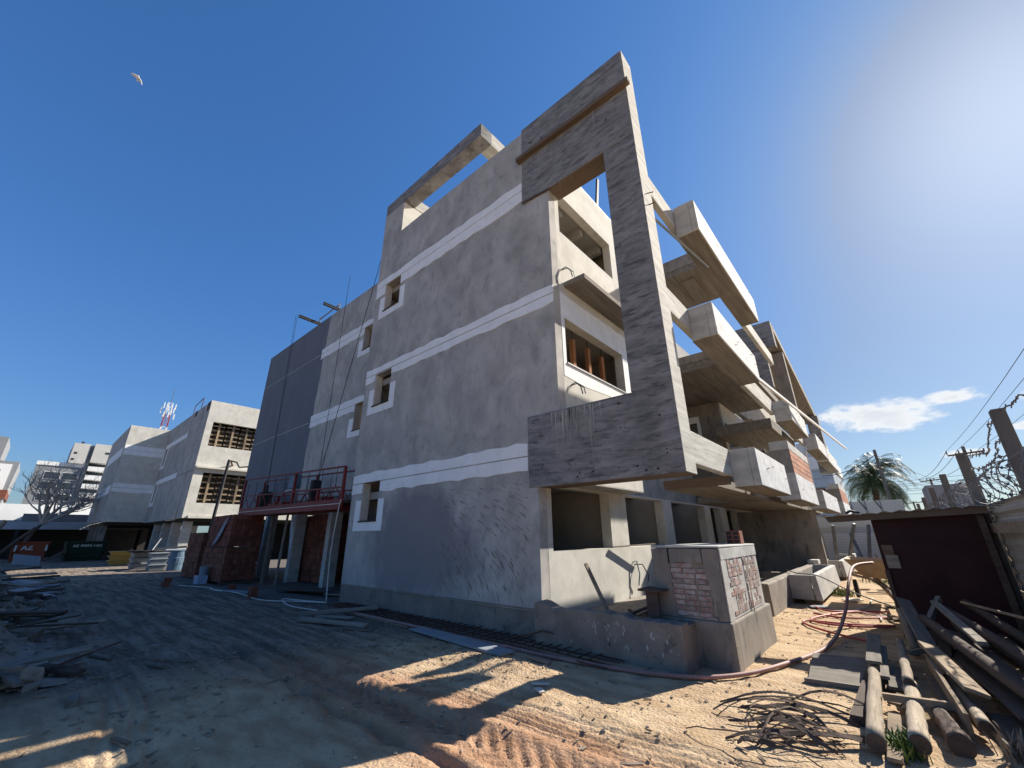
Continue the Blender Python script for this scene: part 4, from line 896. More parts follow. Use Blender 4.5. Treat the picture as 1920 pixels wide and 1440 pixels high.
MB().tube([(-30.6, 4.8, .86), (-30.6, 4.8, .90), (-30.6, 4.8, .95)], [.75, .8, .8], 24).build('lid_plate', MT['black'], tp)
tp.name = 'tub_lid'
plank('white board lying on top of the drum and tubs', (-28.3, 5.2, .98), (-27.9, 6.6, 1.0), .4, .06, 'whitepaint')
plank('pale stick propped up out of the tubs', (-31.0, 5.1, .95), (-31.0, 5.35, 1.55), .06, .04, 'whitepaint')
plank('grey frame timber lying over the tubs', (-29.8, 5.0, 1.0), (-28.9, 6.2, 1.12), .12, .1, 'wood_grey')
def letters(txt, x, y, z, h, parent, m, rz=R(90), sp_=1.0):
    cu = bpy.data.curves.new('lettering', 'FONT'); cu.body = txt; cu.size = h; cu.extrude = .004; cu.align_x = 'CENTER'; cu.align_y = 'CENTER'; cu.space_character = sp_; cu.offset = 0.012*h/.3
    tmp = bpy.data.objects.new('lettering', cu); col.objects.link(tmp)
    bpy.context.view_layer.update()
    me = bpy.data.meshes.new_from_object(tmp.evaluated_get(bpy.context.evaluated_depsgraph_get())); bpy.data.objects.remove(tmp)
    me.materials.clear(); me.materials.append(MT[m]); me.name = 'lettering'
    o = bpy.data.objects.new('lettering', me); col.objects.link(o); o.parent = parent
    o.rotation_euler = (R(90), 0, rz); o.location = Vector((x, y, z)) - wpos(parent)
    return o
def skip(label, x, y0, y1, z1, m, txt, tm, th):
    t = thing('rubble_skip', label, 'skip', (x-1.2, (y0+y1)/2, 0)); k = .86; yc = (y0+y1)/2; hw = (y1-y0)/2
    q = MB(); q.hexa([(x-2.6, yc-hw*k, .02), (x-.35, yc-hw*k, .02), (x-.35, yc+hw*k, .02), (x-2.6, yc+hw*k, .02), (x-3.0, y0, z1), (x, y0, z1), (x, y1, z1), (x-3.0, y1, z1)]); q.build('skip_body', MT[m], t)
    def fp(z): return x-.35*(1-(z-.02)/(z1-.02))
    for z in (.35, z1-.03): B('rib', MT[m], t, (fp(z)-.02, fp(z)+.07, yc-hw*(k+(1-k)*z/z1)-.02, yc+hw*(k+(1-k)*z/z1)+.02, z-.04, z+.05))
    for s in (-1, 1):
        q = MB(); yy0 = yc+s*hw*.9; q.bar((fp(.1)+.03, yc+s*hw*.84, .1), (fp(z1)+.03, yc+s*hw*.965, z1), .09, .06); q.build('corner_post', MT[m], t)
    return t, fp, yc
t, fp, yc = skip('worn red rubble skip with white AZ lettering by the left edge', -50, -.15, 1.80, 1.40, 'skipred', 'AZ', 'whitepaint', .5)
o = letters('AZ', fp(.98)+.03, .68, .98, .46, t, 'whitepaint'); o.rotation_euler = (R(90), 0, R(90))
for yy in (.02, 1.62): B('white_corner_mark', MT['whitepaint'], t, (fp(.95)+.075, fp(.95)+.085, yy, yy+.12, .75, 1.18))
t, fp, yc = skip('dark green rubble skip with a phone number in white lettering', -47, 2.55, 4.82, 1.40, 'skipgreen', '', 'plaster_light', .2)
o = letters('AZ 99875-1453', fp(1.10)+.035, 3.75, 1.09, .225, t, 'plaster_light', sp_=1.12)

# ------------------------------------------------------------------ the neighbouring blocks of the same estate
def slats(par, x, y0, y1, z0, z1, nslat, nposts, dx=.0):
    for k in range(nposts):
        y = y0+(y1-y0)*(k+.5)/nposts*.86; MB().bar((x-.28, y, z0), (x-.28, y, z1), .12, .08).build('shutter_post', MT['wood'], par)
    for k in range(nslat):
        z = z0+(z1-z0)*(k+.5)/nslat
        for j in range(nposts): B('shutter_slat', MT['wood'], par, (x-.42, x-.33, y0+.05+(y1-y0)*j/nposts*.86, y0+(y1-y0)*(j+.93)/nposts*.86, z-.05+.03*(j % 2), z+.05+.03*(j % 2)))
b2 = thing('apartment_building', 'unfinished block with sunlit end wall and slatted openings, next to the blue painted wall', 'building', (-40, 11, 0))
XE = -34.2; YF = 6.65
wall(0, XE, XE-.25, YF, 15.5, 2.78, 10.75, [(7.05, 11.2, 7.55, 9.25), (7.2, 11.3, 3.75, 5.75)]).build('end_wall', MT['plaster_light'], b2)
wall(1, YF-.003, YF+.22, -47.0, XE-.002, 2.78, 10.70, [(-46.3, -45.5, 7.6, 8.9), (-46.3, -45.5, 4.4, 5.8)]).build('facade_wall', MT['plaster'], b2)
for z in (8.9, 5.85):
    strip(1, YF-.016, YF-.004, -46.6, -39.2, z-.05, z+.32, .02, .02).build('white_band', MT['white'], b2)
    B('white_strip', MT['white'], b2, (-46.8, -46.32, YF-.016, YF-.004, z-1.5, z-.05), (-45.48, -45.2, YF-.016, YF-.004, z-1.5, z-.05), (-46.8, -45.2, YF-.016, YF-.004, z-1.8, z-1.505))
B('control_joint', MT['dark'], b2, (-35.95, -35.92, YF-.008, YF-.004, 2.8, 10.6), (XE-5, XE-.01, YF-.008, YF-.004, 5.86, 5.89))
B('ledge', MT['plaster_light'], b2, (XE+.002, XE+.22, YF+.05, 12.5, 6.0, 6.12)); B('ledge', MT['plaster_light'], b2, (XE+.002, XE+.10, YF+.3, 9.6, 2.78, 2.95))
B('floor_slab', MT['dark'], b2, (-47, XE-.26, YF+.3, 15, 6.0, 6.2), (-47, XE-.26, YF+.3, 15, 2.6, 2.775), (-47, XE-.26, YF+.3, 15, 9.6, 9.8))
B('inner_wall', MT['inner'], b2, (-38, -37.8, YF+.3, 15, 2.8, 9.6)); B('inner_wall', MT['inner'], b2, (-37.8, XE-.3, 12.6, 12.8, 2.8, 9.6))
slats(b2, XE, 7.1, 11.2, 7.6, 9.2, 5, 4); slats(b2, XE, 7.25, 11.3, 3.8, 5.7, 5, 4)
for x in (-35, -38, -41, -44): B('column', MT['conc'], b2, (x-.15, x+.15, YF+.3, YF+.8, -.2, 2.6)); B('column', MT['stain'], b2, (x-.15, x+.15, YF+4, YF+4.4, -.2, 2.6))
B('rear_wall', MT['dark'], b2, (-47, XE-.3, 14.8, 15, -.2, 2.6))
for x in (-37.5,): MB().tube([(x, YF+.1, 10.7), (x, YF+.1, 11.7), (x-2.2, YF+.1, 11.5), (x-2.2, YF+.1, 10.7)], .03, 5).build('roof_rail', MT['rust'], b2)
B('roof_vent', MT['wood_dark'], b2, (-35.0, -34.4, YF-.03, YF+.1, 10.1, 10.72), (-38.4, -37.8, YF-.02, YF+.1, 10.3, 10.72))
MB().tube([(XE, 8.8, 6.35), (XE+.25, 8.6, 6.55)], .06, 6).build('drain_pipe', MT['rust'], b2)
b3 = thing('apartment_building', 'unfinished grey block farther left with white bands on a shaded end wall', 'building', (-54, 9, 0))
XE3 = -46.8; YF3 = 3.98
wall(0, XE3, XE3-.25, YF3, 8.0, 2.86, 10.7).build('end_wall', MT['plaster_light'], b3)
wall(1, YF3-.003, YF3+.22, -58, XE3-.002, 2.86, 10.68, [(-47.9, -47.3, 7.0, 8.2), (-47.9, -47.3, 3.9, 5.2)]).build('facade_wall', MT['plaster'], b3)
for (z, zz) in ((8.2, 9.0), (5.15, 5.85)):
    strip(0, XE3, XE3+.012, YF3+.02, 6.6, z, (z+zz)/2-.02, .02, 0).build('white_band', MT['white'], b3); strip(0, XE3, XE3+.012, YF3+.02, 6.6, (z+zz)/2+.02, zz, 0, .02).build('white_band', MT['white'], b3)
    strip(1, YF3-.016, YF3-.004, -56, XE3-.6, z-.1, zz-.1, .02, .02).build('white_band', MT['white'], b3)
B('floor_slab', MT['dark'], b3, (-58, XE3-.26, YF3+.3, 9, 2.6, 2.855), (-58, XE3-.26, YF3+.3, 9, 9.9, 10.1))
for x in (-48, -50.5, -53, -55.5): B('column', MT['stain'], b3, (x-.15, x+.15, YF3+.2, YF3+.6, -.2, 2.6))
B('rear_wall', MT['dark'], b3, (-58, XE3-.3, 8.8, 9, -.2, 2.6))
dp = thing('lamp_post', 'dark leaning post with cables in front of the slatted block', 'post', (-31, 7.4, 0))
MB().tube([(-30.0, 7.3, -.1), (-30, 7.36, 3), (-30, 7.47, 6.1)], [.10, .09, .08], 8).build('shaft', MT['black'], dp)
MB().tube([(-30, 7.5, 6.05), (-30, 7.9, 6.0), (-30, 8.1, 5.7), (-30, 8.6, 5.8), (-30, 9.2, 5.75), (-30.0, 9.9, 6.1)], .05, 6).build('cable_bunch', MT['black'], dp)
# far towers
ap = thing('apartment_building', 'pale far apartment tower with a stack of white balconies', 'building', (-93, 3, 0)); X9 = -90
B('low_block', MT['fargrey'], ap, (X9-12, X9, -.9, 3.8, 0, 11.75)); B('parapet', MT['farwhite'], ap, (X9-12, X9+.1, -.95, 3.9, 11.76, 12.3))
B('core_wall', MT['roofpale'], ap, (X9-9, X9+.4, 2.05, 3.85, 12.31, 15.3)); B('side_wall', MT['roofpale'], ap, (X9-9, X9+.6, 4.3, 6.5, 12.6, 15.45))
B('core_wall', MT['fargrey'], ap, (X9-9, X9+.0, 3.86, 4.29, 0, 15.2)); B('back_wall', MT['glass'], ap, (X9-9, X9-1.2, 4.3, 6.7, 0, 12.59))
for k in range(9):
    z = 11.35-1.29*k
    if z > 1: B('balcony', MT['farwhite'], ap, (X9-1.1, X9+.5, 4.32, 6.55, z, z+.66))
for (a, b) in ((9.9, 10.85), (8.5, 9.45), (6.9, 7.8), (5.2, 6.1)):
    for (ya, yb) in ((.2, 1.75), (2.0, 3.5)):
        w_ = B('window', MT['farwhite'], ap, (X9+.01, X9+.06, ya-.08, yb+.08, a-.08, b+.06)); B('pane', MT['glass'], w_, (X9+.062, X9+.08, ya, yb, a, b))
for (y, z) in ((2.35, 13.7), (2.25, 12.75)): B('window', MT['glass'], ap, (X9+.41, X9+.43, y, y+.3, z, z+.28))
B('window', MT['glass'], ap, (X9+.61, X9+.63, 5.7, 6.2, 14.0, 14.3))
B('roof_tank', MT['black'], ap, (X9-2, X9-1.6, 2.8, 3.1, 15.31, 15.9))
lb = thing('apartment_building', 'grey angular building cut off by the left edge of the photo', 'building', (-74, -5, 0)); X7 = -70
B('main_block', MT['fargrey'], lb, (X7-8, X7, -14, -3.4, 9.7, 12.1)); q = MB(); q.prism([(-14, 0), (-2.35, 0), (-2.0, 6.2), (-1.9, 9.4), (-14, 9.6)], 0, X7-8, X7+1.5); q.build('front_block', MT['fargrey'], lb)
B('window_frame', MT['farwhite'], lb, (X7+1.5, X7+1.6, -8, -2.35, 6.1, 9.1)); B('window', MT['glass'], lb, (X7+1.6, X7+1.62, -8, -3.0, 6.3, 8.5))
tag(B('tiled_roof', MT['brick'], None, (-75, -66, -9, -1.9, 5.6, 6.3)), 'bit of orange tiled roof behind the bare tree at the left edge', 'roof')
tag(B('white_hall', MT['farwhite'], None, (-72, -64, -6, 8, 0, 4.9)), 'low white sunlit hall behind the canopy at far left', 'building')
# lattice mast
ms = thing('radio_mast', 'red and white lattice telecom mast rising behind the grey blocks', 'mast', (-109, 14.2, 0))
for k in range(11):
    z0, z1 = k*2.6, (k+1)*2.6; w0, w1 = .95-.05*k, .95-.05*(k+1); q = MB()
    c0 = [(-109+sx_*w0, 14.2+sy_*w0, z0) for sx_, sy_ in ((-1, -1), (1, -1), (1, 1), (-1, 1))]; c1 = [(-109+sx_*w1, 14.2+sy_*w1, z1) for sx_, sy_ in ((-1, -1), (1, -1), (1, 1), (-1, 1))]
    for j in range(4):
        q.bar(c0[j], c1[j], .09); q.bar(c0[j], c1[(j+1) % 4], .055); q.bar(c0[(j+1) % 4], c1[j], .055); q.bar(c1[j], c1[(j+1) % 4], .055)
    q.build('lattice_section', MT['mast_red' if k % 2 and k < 10 else 'farwhite'], ms)
for k in range(10):
    a = k*.63; r = 1.0+.25*(k % 2); z = 25.3+(k % 3)*1.0
    B('antenna_panel', MT['whitepaint'], ms, (-109+r*math.cos(a)-.09, -109+r*math.cos(a)+.09, 14.2+r*math.sin(a)-.09, 14.2+r*math.sin(a)+.09, z, z+1.2))
MB().tube([(-109, 14.2, 28.6), (-109, 14.2, 32)], .05, 5).build('lightning_rod', MT['steel'], ms)
# canopy with cladding at the back of the yard
cn = thing('canopy_shed', 'long dark open canopy with pale corrugated cladding at the back of the yard', 'shed', (-62, 3, 0)); XC = -58
B('fascia', MT['fargrey'], cn, (XC-6, XC, -.2, 12, 3.15, 3.78))
q = MB()
for k in range(84):
    y = -6+k*.21; q.prism([(y, 2.45), (y+.11, 2.45), (y+.11, 3.1), (y, 3.1)], 0, XC+.02, XC+.06)
q.build('corrugated_ribs', MT['zincblue'], cn); B('cladding', MT['zincblue'], cn, (XC-.03, XC+.02, -6, 12, 2.44, 3.12)); B('dark_wall', MT['dark'], cn, (XC-5, XC-4.8, -10, 14, -.1, 3.1)); B('roof_sheet', MT['fargrey'], cn, (XC-5, XC-.05, -10, -.25, 3.1, 3.2))
for y in (-3.5, -.3, 5.2, 8): B('post', MT['dark'], cn, (XC-.3, XC-.04, y, y+.25, -.1, 3.1))
tag(MB().tube([(-48.5, -1.9, -.1), (-48.2, -.9, 2.9)], .13, 8).build('leaning_pole', MT['log']), 'pale bark-stripped pole leaning at the far left edge', 'pole')
tag(MB().tube([(-49.3, -.8, .3), (-49.0, .1, 1.6), (-48.8, .75, 2.4)], .14, 8).build('tree_snag', MT['bark']), 'dark slanting trunk in front of the red skip', 'trunk')
# bare tree
def bare_tree():
    t = thing('bare_tree', 'leafless pale tree spreading over the canopy at the far left', 'tree', (-52, .3, 0)); rnd = random.Random(3)
    tr = MB(); br = MB()
    def grow(p, d, l, r, lev, q):
        pts = [p]; n = 4
        for k in range(n):
            d = (d+Vector((rnd.uniform(-.22, .22), rnd.uniform(-.22, .22), rnd.uniform(-.10, .20)))).normalized(); pts.append(pts[-1]+d*l/n)
        q.tube(pts, [r*(1-.16*k) for k in range(n+1)], 5 if lev > 1 else 7, caps=False)
        if lev >= 5 or (lev == 4 and rnd.random() < .3): return
        for k in range(rnd.choice((2, 3, 3, 4)) if lev else 8):
            b = pts[rnd.choice((2, 3, 4))] if lev else pts[-1]
            a = rnd.uniform(0, 6.28); s = rnd.uniform(.5, 1.0) if lev else rnd.uniform(.7, 1.5)
            nd = (d+Vector((math.cos(a)*s*.7, math.sin(a)*s*1.25, rnd.uniform(-.15, .5)))).normalized()
            grow(b, nd, l*rnd.uniform(.6, .82), max(r*.55, .012), lev+1, br)
    grow(Vector((-52, .3, -.1)), Vector((0, .06, 1)), 3.1, .24, 0, tr)
    tr.build('trunk', MT['bark'], t); br.build('crown', MT['twig'], t)
bare_tree()
# ------------------------------------------------------------------ rubbish heap along the left edge
rnd = random.Random(11)
def heap():
    q = MB(); nx_, ny_ = 60, 12
    def H(x, y): return max(0, .75*math.exp(-((y+.35)/.55)**2)*(.75+.35*math.sin(x*1.1)+.15*math.sin(x*3.1))) - .05 + rnd.uniform(0, .06)
    P = [[(-25+17.6*i/nx_, -1.6+2.4*j/ny_, H(-25+17.6*i/nx_, -1.6+2.4*j/ny_)) for j in range(ny_+1)] for i in range(nx_+1)]
    for i in range(nx_):
        for j in range(ny_): q.poly([P[i][j], P[i+1][j], P[i+1][j+1], P[i][j+1]])
    for k in range(900):
        x = rnd.uniform(-25, -7.4); y = rnd.gauss(-.25, .45); z = max(0, .7*math.exp(-((y+.35)/.55)**2)*(.75+.35*math.sin(x*1.1)))+rnd.uniform(-.03, .05); s = rnd.uniform(.015, .06)
        q.hexa([(x+rnd.uniform(-s, s)*.5+a*s, y+rnd.uniform(-s, s)*.5+b*s, z+c*s*.7) for a, b, c in ((-1, -1, -1), (1, -1, -1), (1, 1, -1), (-1, 1, -1), (-1, -1, 1), (1, -1, 1), (1, 1, 1), (-1, 1, 1))])
    tag(q.build('rubble_heap', MT['stain']), 'long low heap of dark rubble along the left edge of the yard', 'rubble heap', None, 'stuff')
heap()
for k in range(70):
    x = -7.6-14*rnd.random()**1.4; y = rnd.gauss(.15, .3); l = rnd.uniform(.25, .9)*(1+.04*(-x-7)); a = rnd.uniform(-.7, .7)+(0 if rnd.random() < .6 else 1.3)
    z = max(.03, .7*math.exp(-((y+.35)/.55)**2)*(.75+.35*math.sin(x*1.1)))+rnd.uniform(.02, .10); dz = rnd.uniform(-.16, .16)
    mm = rnd.choice(('wood_grey', 'wood_grey', 'wood_dark', 'wood', 'greyplastic', 'wood_dark', 'bark'))
    plank({'wood_grey': 'weathered grey', 'wood_dark': 'dark brown', 'wood': 'raw tan', 'greyplastic': 'bluish grey', 'bark': 'bark-covered'}[mm]+' scrap board lying in the dark rubble heap at the left edge', (x, y, z), (x+l*math.cos(a), y+l*math.sin(a), max(.03, z+dz)), rnd.uniform(.05, .16), rnd.uniform(.02, .05), mm, 'scrap_board', 'scrap boards in the left rubble heap', rollv=(rnd.uniform(-.4, .4), rnd.uniform(-.4, .4), 1))
for k in range(34):
    x = -7.4-13*rnd.random()**1.3; y = rnd.gauss(.1, .3); s = rnd.uniform(.05, .14); z = max(.02, .7*math.exp(-((y+.35)/.55)**2)*(.75+.35*math.sin(x*1.1)))+.04
    q = MB(); q.hexa([(a*s*rnd.uniform(.6, 1.2), b*s*rnd.uniform(.6, 1.2), c*s*rnd.uniform(.4, .8)) for a, b, c in ((-1, -1, -1), (1, -1, -1), (1, 1, -1), (-1, 1, -1), (-1, -1, 1), (1, -1, 1), (1, 1, 1), (-1, 1, 1))])
    o = q.build('rubble_lump', MT['stone'], bevel=.012); o.location = (x, y, z); o.rotation_euler = (rnd.uniform(-.4, .4), rnd.uniform(-.4, .4), rnd.uniform(0, 3)); tag(o, 'lump of broken concrete in the dark heap at the left edge', 'rubble', 'concrete lumps in the left rubble heap')
for k in range(5):
    x = -17-1.2*k; o = plank('grey-blue slab of board tilted on the far end of the left heap', (x, .25, .28), (x-.9, 1.0, .10), .40, .03, 'greyplastic', 'panel', 'bluish boards on the left heap', rollv=(.5, 0, 1))
plank('large grey board lying on rubble in front of the red skip', (-41.5, .15, .42), (-42.0, 1.35, .22), .75, .05, 'greyplastic', rollv=(.8, 0, .6))
for k in range(7): plank('dark board in the scrap between the red and the green skips', (-46-k*.3, 1.7+.15*k, .2+.08*k), (-45.6, 2.5, .5+.05*k), .22, .05, 'wood_dark', 'scrap_board', 'dark boards between the skips', rollv=(.4, .2, 1))
# ------------------------------------------------------------------ site shed and boundary fence
sh = thing('site_shed', 'low dark maroon plywood shed with a sheet roof by the right fence', 'shed', (.4, 9.6, 0))
YW = 9.0; XF = 1.08
q = MB(); q.hexa([(-.24, YW, -.1), (1.02, YW, -.1), (1.02, YW+.03, -.1), (-.24, YW+.03, -.1), (-.24, YW, 1.69), (1.02, YW, 1.75), (1.02, YW+.03, 1.75), (-.24, YW+.03, 1.69)]); q.build('wall_panel', MT['plyred'], sh)
B('wall_panel', MT['plyred'], sh, (-.24, -.21, YW+.031, 10.9, -.1, 1.66))
q = MB(); q.hexa([(-.78, YW-.14, 1.655), (1.05, YW-.14, 1.735), (1.05, YW-.10, 1.735), (-.78, YW-.10, 1.655), (-.82, YW-.14, 1.745), (1.05, YW-.14, 1.83), (1.05, YW-.10, 1.83), (-.82, YW-.10, 1.745)]); q.build('fascia_board', MT['wood_brown'], sh)
q = MB(); n = 40
for k in range(n):
    xa = -.86+1.92*k/n; xb = -.86+1.92*(k+1)/n; yb_ = YW+.12 if xa < -.28 else 11.0; za = 1.755+.085*(k/n)+.012*math.sin(k*1.57); zb = 1.755+.085*((k+1)/n)+.012*math.sin((k+1)*1.57)
    q.poly([(xa, YW-.2, za), (xb, YW-.2, zb), (xb, yb_, zb-.03*(yb_-YW)), (xa, yb_, za-.03*(yb_-YW))])
o = q.build('roof_sheet', MT['zinc'], sh); s_ = o.modifiers.new('thick', 'SOLIDIFY'); s_.thickness = .006
B('patch_board', MT['wood_brown'], sh, (-.205, -.075, YW-.02, YW-.001, 1.17, 1.31)); B('patch_board', MT['wood_grey'], sh, (-.195, -.045, YW-.02, YW-.001, .98, 1.165))
B('corner_stud', MT['wood_dark'], sh, (-.25, -.20, YW-.03, YW-.001, -.05, .95)); B('corner_stud', MT['wood_dark'], sh, (.93, 1.0, YW-.05, YW-.001, 0, 1.72))
tag(hose('tuft of dark rags and wire on the shed roof edge', [(-.52, YW-.1, 1.79), (-.46, YW-.05, 1.83), (-.40, YW, 1.81), (-.36, YW-.08, 1.80)], .02, 'black', 'rag', 'rag'), None, 'rag')
fn = thing('sheet_fence', 'corrugated sheet fence with concrete posts along the right edge', 'fence', (XF, 14, 0))
for k in range(9):
    y0, y1 = 3.0+3.1*k, 3.0+3.1*(k+1)-.02
    for (za, zb) in ((-.05, .73), (.735, 1.475)):
        q = MB(); n = 10
        for j in range(n):
            a, b = za+(zb-za)*j/n, za+(zb-za)*(j+1)/n; xa = XF+.03+(.018 if j % 2 else 0); xb = XF+.03+(.018 if (j+1) % 2 else 0)
            q.poly([(xa, y0, a), (xa, y1, a), (xb, y1, b), (xb, y0, b)])
        o = q.build('sheet', MT['zinc'], fn); s_ = o.modifiers.new('thick', 'SOLIDIFY'); s_.thickness = .003
    q = MB(); n = 8
    for j in range(n):
        a, b = 1.60+.26*j/n, 1.60+.26*(j+1)/n; xa = XF+.02+(.03 if (j//2) % 2 else 0); xb = XF+.02+(.03 if ((j+1)//2) % 2 else 0)
        q.poly([(xa, y0, a), (xa, y1, a), (xb, y1, b), (xb, y0, b)])
    o = q.build('sheet', MT['zinc'], fn); s_ = o.modifiers.new('thick', 'SOLIDIFY'); s_.thickness = .003
    B('rail', MT['plinth'], fn, (XF-.04, XF+.02, y0, y1+.02, 1.47, 1.60), bevel=.006)
py = (6.05, 9.25, 12.5, 16.2, 20.5, 25)
for y in py:
    q = MB(); q.hexa([(XF-.10, y-.075, -.1), (XF+.02, y-.075, -.1), (XF+.02, y+.075, -.1), (XF-.10, y+.075, -.1), (XF-.09, y-.06, 2.62), (XF+.01, y-.06, 2.62), (XF+.01, y+.06, 2.62), (XF-.09, y+.06, 2.62)]); q.build('post', MT['pole'], fn, bevel=.008, jit=.004)
tag(MB().bar((XF-.02, 9.4, 2.45), (XF+.05, 9.9, 2.62), .03, .03).build('bracket_arm', MT['rust']), 'thin bracket arm beside the second fence post', 'bracket')
def coil(label, y0, y1, zc, r, n, seg=26):
    t = thing('razor_wire', label, 'razor wire', (XF, (y0+y1)/2, zc)); pts = []; rr = random.Random(int(y0*10))
    for k in range(n*seg+1):
        a = 2*math.pi*k/seg; y = y0+(y1-y0)*k/(n*seg); jj = 1+.10*math.sin(k*.37)+.05*math.sin(k*1.3)
        pts.append((XF+.05+r*jj*math.cos(a), y+.05*math.sin(a*1.0), zc+r*jj*math.sin(a)+.03*math.sin(y*2)))
    MB().tube(pts, .0055, 4).build('coil_wire', MT['steel'], t)
    q = MB()
    for k in range(2, n*seg, 4):
        p = Vector(pts[k]); d = (Vector(pts[k+1])-Vector(pts[k-1])).normalized(); s = Vector((rr.uniform(-1, 1), rr.uniform(-1, 1), rr.uniform(-1, 1))).cross(d).normalized()
        q.poly([p-d*.022, p+s*.028, p+d*.022, p-s*.028])
    tag(q.build('barbs', MT['steel'], t), kind='stuff')
coil('tangle of razor wire on the fence nearest the right edge', 4.4, 9.0, 2.03, .19, 18)
coil('coil of razor wire on the fence beyond the second post', 9.5, 16.0, 2.06, .22, 20)
coil('coil of razor wire far down the alley fence', 16.4, 27, 2.06, .22, 24)
def barbed(label, pts):
    t = thing('barbed_wire', label, 'barbed wire', pts[0]); out = []; P = [Vector(p) for p in pts]
    for i in range(len(P)-1):
        for k in range(8):
            u = k/8; out.append(P[i].lerp(P[i+1], u)+Vector((random.uniform(-.012, .012), 0, random.uniform(-.018, .018))))
    out.append(P[-1]); MB().tube(out, .008, 5).build('strand', MT['steel'], t); q = MB()
    for k in range(1, len(out), 2):
        p = out[k]; q.tube([p+Vector((-.01, .0, -.03)), p+Vector((.01, 0, .03))], .005, 4); q.tube([p+Vector((-.01, .03, 0)), p+Vector((.01, -.03, .0))], .005, 4)
    tag(q.build('barbs', MT['steel'], t), kind='stuff')
barbed('kinked strand of barbed wire between the first two fence posts, upper one', [(XF-.03, 6.1, 2.55), (XF, 6.9, 2.62), (XF+.02, 7.6, 2.40), (XF, 8.2, 2.46), (XF, 9.2, 2.56)])
barbed('kinked strand of barbed wire between the first two fence posts, lower one', [(XF-.03, 6.1, 2.36), (XF, 6.8, 2.42), (XF+.02, 7.5, 2.26), (XF, 8.3, 2.30), (XF, 9.2, 2.36)])
barbed('barbed wire trailing off the nearest post to the right edge', [(XF-.02, 6.0, 2.60), (XF+.1, 5.6, 2.66), (XF+.1, 5.0, 2.58), (XF+.1, 4.2, 2.62)])
# ------------------------------------------------------------------ timber pile
def log(label, p, q_, r0, r1, m='log', rough=.005, grp='logs in the timber pile'):
    t = thing('log', label, 'log', ((p[0]+q_[0])/2, (p[1]+q_[1])/2, (p[2]+q_[2])/2), group=grp)
    P, Q = Vector(p), Vector(q_); n = 14; pts = []; rs = []
    for k in range(n+1):
        u = k/n; pts.append(P.lerp(Q, u)+Vector((random.uniform(-rough, rough), 0, random.uniform(-rough, rough)*.6))); rs.append((r0+(r1-r0)*u)*(1+random.uniform(-.025, .025)))
    X_ = (Q-P).normalized(); Y_ = Vector((0, 0, 1)).cross(X_).normalized(); Z_ = X_.cross(Y_); rot = Matrix((X_, Y_, Z_)); c = Vector(t.location)
    MBq = MB().tube([rot @ (pp-c) for pp in pts], rs, 14); o = MBq.build('log_body', MT[m], None, smooth=True, jit=.0); o.parent = t
    t.rotation_euler = rot.transposed().to_euler()
    for s, pp, r in ((0, pts[0], rs[0]), (1, pts[-1], rs[-1])):
        cc = rot @ (pp-c); dx = .003*(1 if s else -1)
        oo = MB().poly([(cc.x+dx+random.uniform(-.004, .004), cc.y+r*.96*math.cos(2*math.pi*k/14), cc.z+r*.96*math.sin(2*math.pi*k/14)) for k in range(14)]).build('sawn_end', MT['wood_dark' if s == 0 else 'wood']); oo.parent = t
    e = o.data
    return t
log('peeled log with a dark band, leftmost in the timber pile', (-.455, 4.40, .10), (-.52, 6.75, .13), .058, .046)
log('peeled log with a splintered far end, second from the left in the pile', (-.215, 4.55, .10), (-.235, 6.15, .10), .062, .055)
log('slim peeled log behind the cross batten with a frayed end', (-.235, 5.9, .16), (-.275, 7.75, .20), .045, .040)
log('short thick bark-covered log, third from the left in the pile', (.0, 4.78, .08), (-.09, 5.65, .08), .075, .055, 'bark')
log('slender pale log, fourth from the left in the pile', (.17, 5.15, .12), (.06, 6.35, .16), .048, .040)
log('long dark round pole slanting across the right of the pile', (.62, 4.9, .26), (.02, 7.7, .48), .06, .055, 'wood_dark')  # weathered poles, wood darkened further in place of the fence's shade
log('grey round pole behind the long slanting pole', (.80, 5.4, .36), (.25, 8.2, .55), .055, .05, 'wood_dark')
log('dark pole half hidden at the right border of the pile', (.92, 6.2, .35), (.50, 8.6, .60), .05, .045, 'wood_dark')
log('short grey post standing tilted against the shed corner', (-.16, 8.0, .05), (-.20, 8.8, .42), .055, .05, 'wood_grey')
def pk(lab, p, q_, w, h, m='wood_grey', rv=(0, 0, 1)): return plank(lab, p, q_, w, h, m, 'plank', 'boards in the timber pile', rv)
pk('sunlit board with shadow stripes lying tilted in the pile', (.20, 5.55, .25), (-.02, 6.75, .36), .16, .03, 'wood', (.35, 0, 1))
pk('board on edge below the sunlit striped board', (.08, 5.05, .15), (-.05, 6.6, .24), .03, .13, 'wood')
pk('grey plank with a sunlit band slanting up to the shed wall', (.0, 6.75, .30), (-.13, 8.35, .62), .15, .03, 'wood_grey', (.3, 0, 1))
pk('light plank leaning across the grey one towards the shed', (-.02, 7.55, .35), (.24, 8.35, .66), .05, .07, 'wood_grey')
pk('stacked plank with a sunlit end at the left of the pile, upper one', (-.49, 6.35, .20), (-.52, 7.7, .24), .13, .03, 'wood_grey')
pk('stacked plank with a sunlit end at the left of the pile, lower one', (-.46, 6.15, .12), (-.50, 7.6, .14), .16, .03, 'wood_grey')
pk('cross batten lying over the logs in the middle of the pile', (-.42, 5.42, .14), (.08, 5.46, .15), .05, .05, 'wood')
pk('short pale board lying between the first two logs', (-.36, 4.3, .05), (-.365, 5.3, .05), .085, .025, 'wood')
pk('short grey board behind the splintered log', (-.36, 6.1, .05), (-.33, 6.95, .06), .12, .03)
pk('wide grey board in the shade right of the long pole', (.50, 5.9, .30), (.25, 7.3, .42), .20, .03, 'wood_dark', (.3, 0, 1))  # grey board given darker wood to stand in for shade
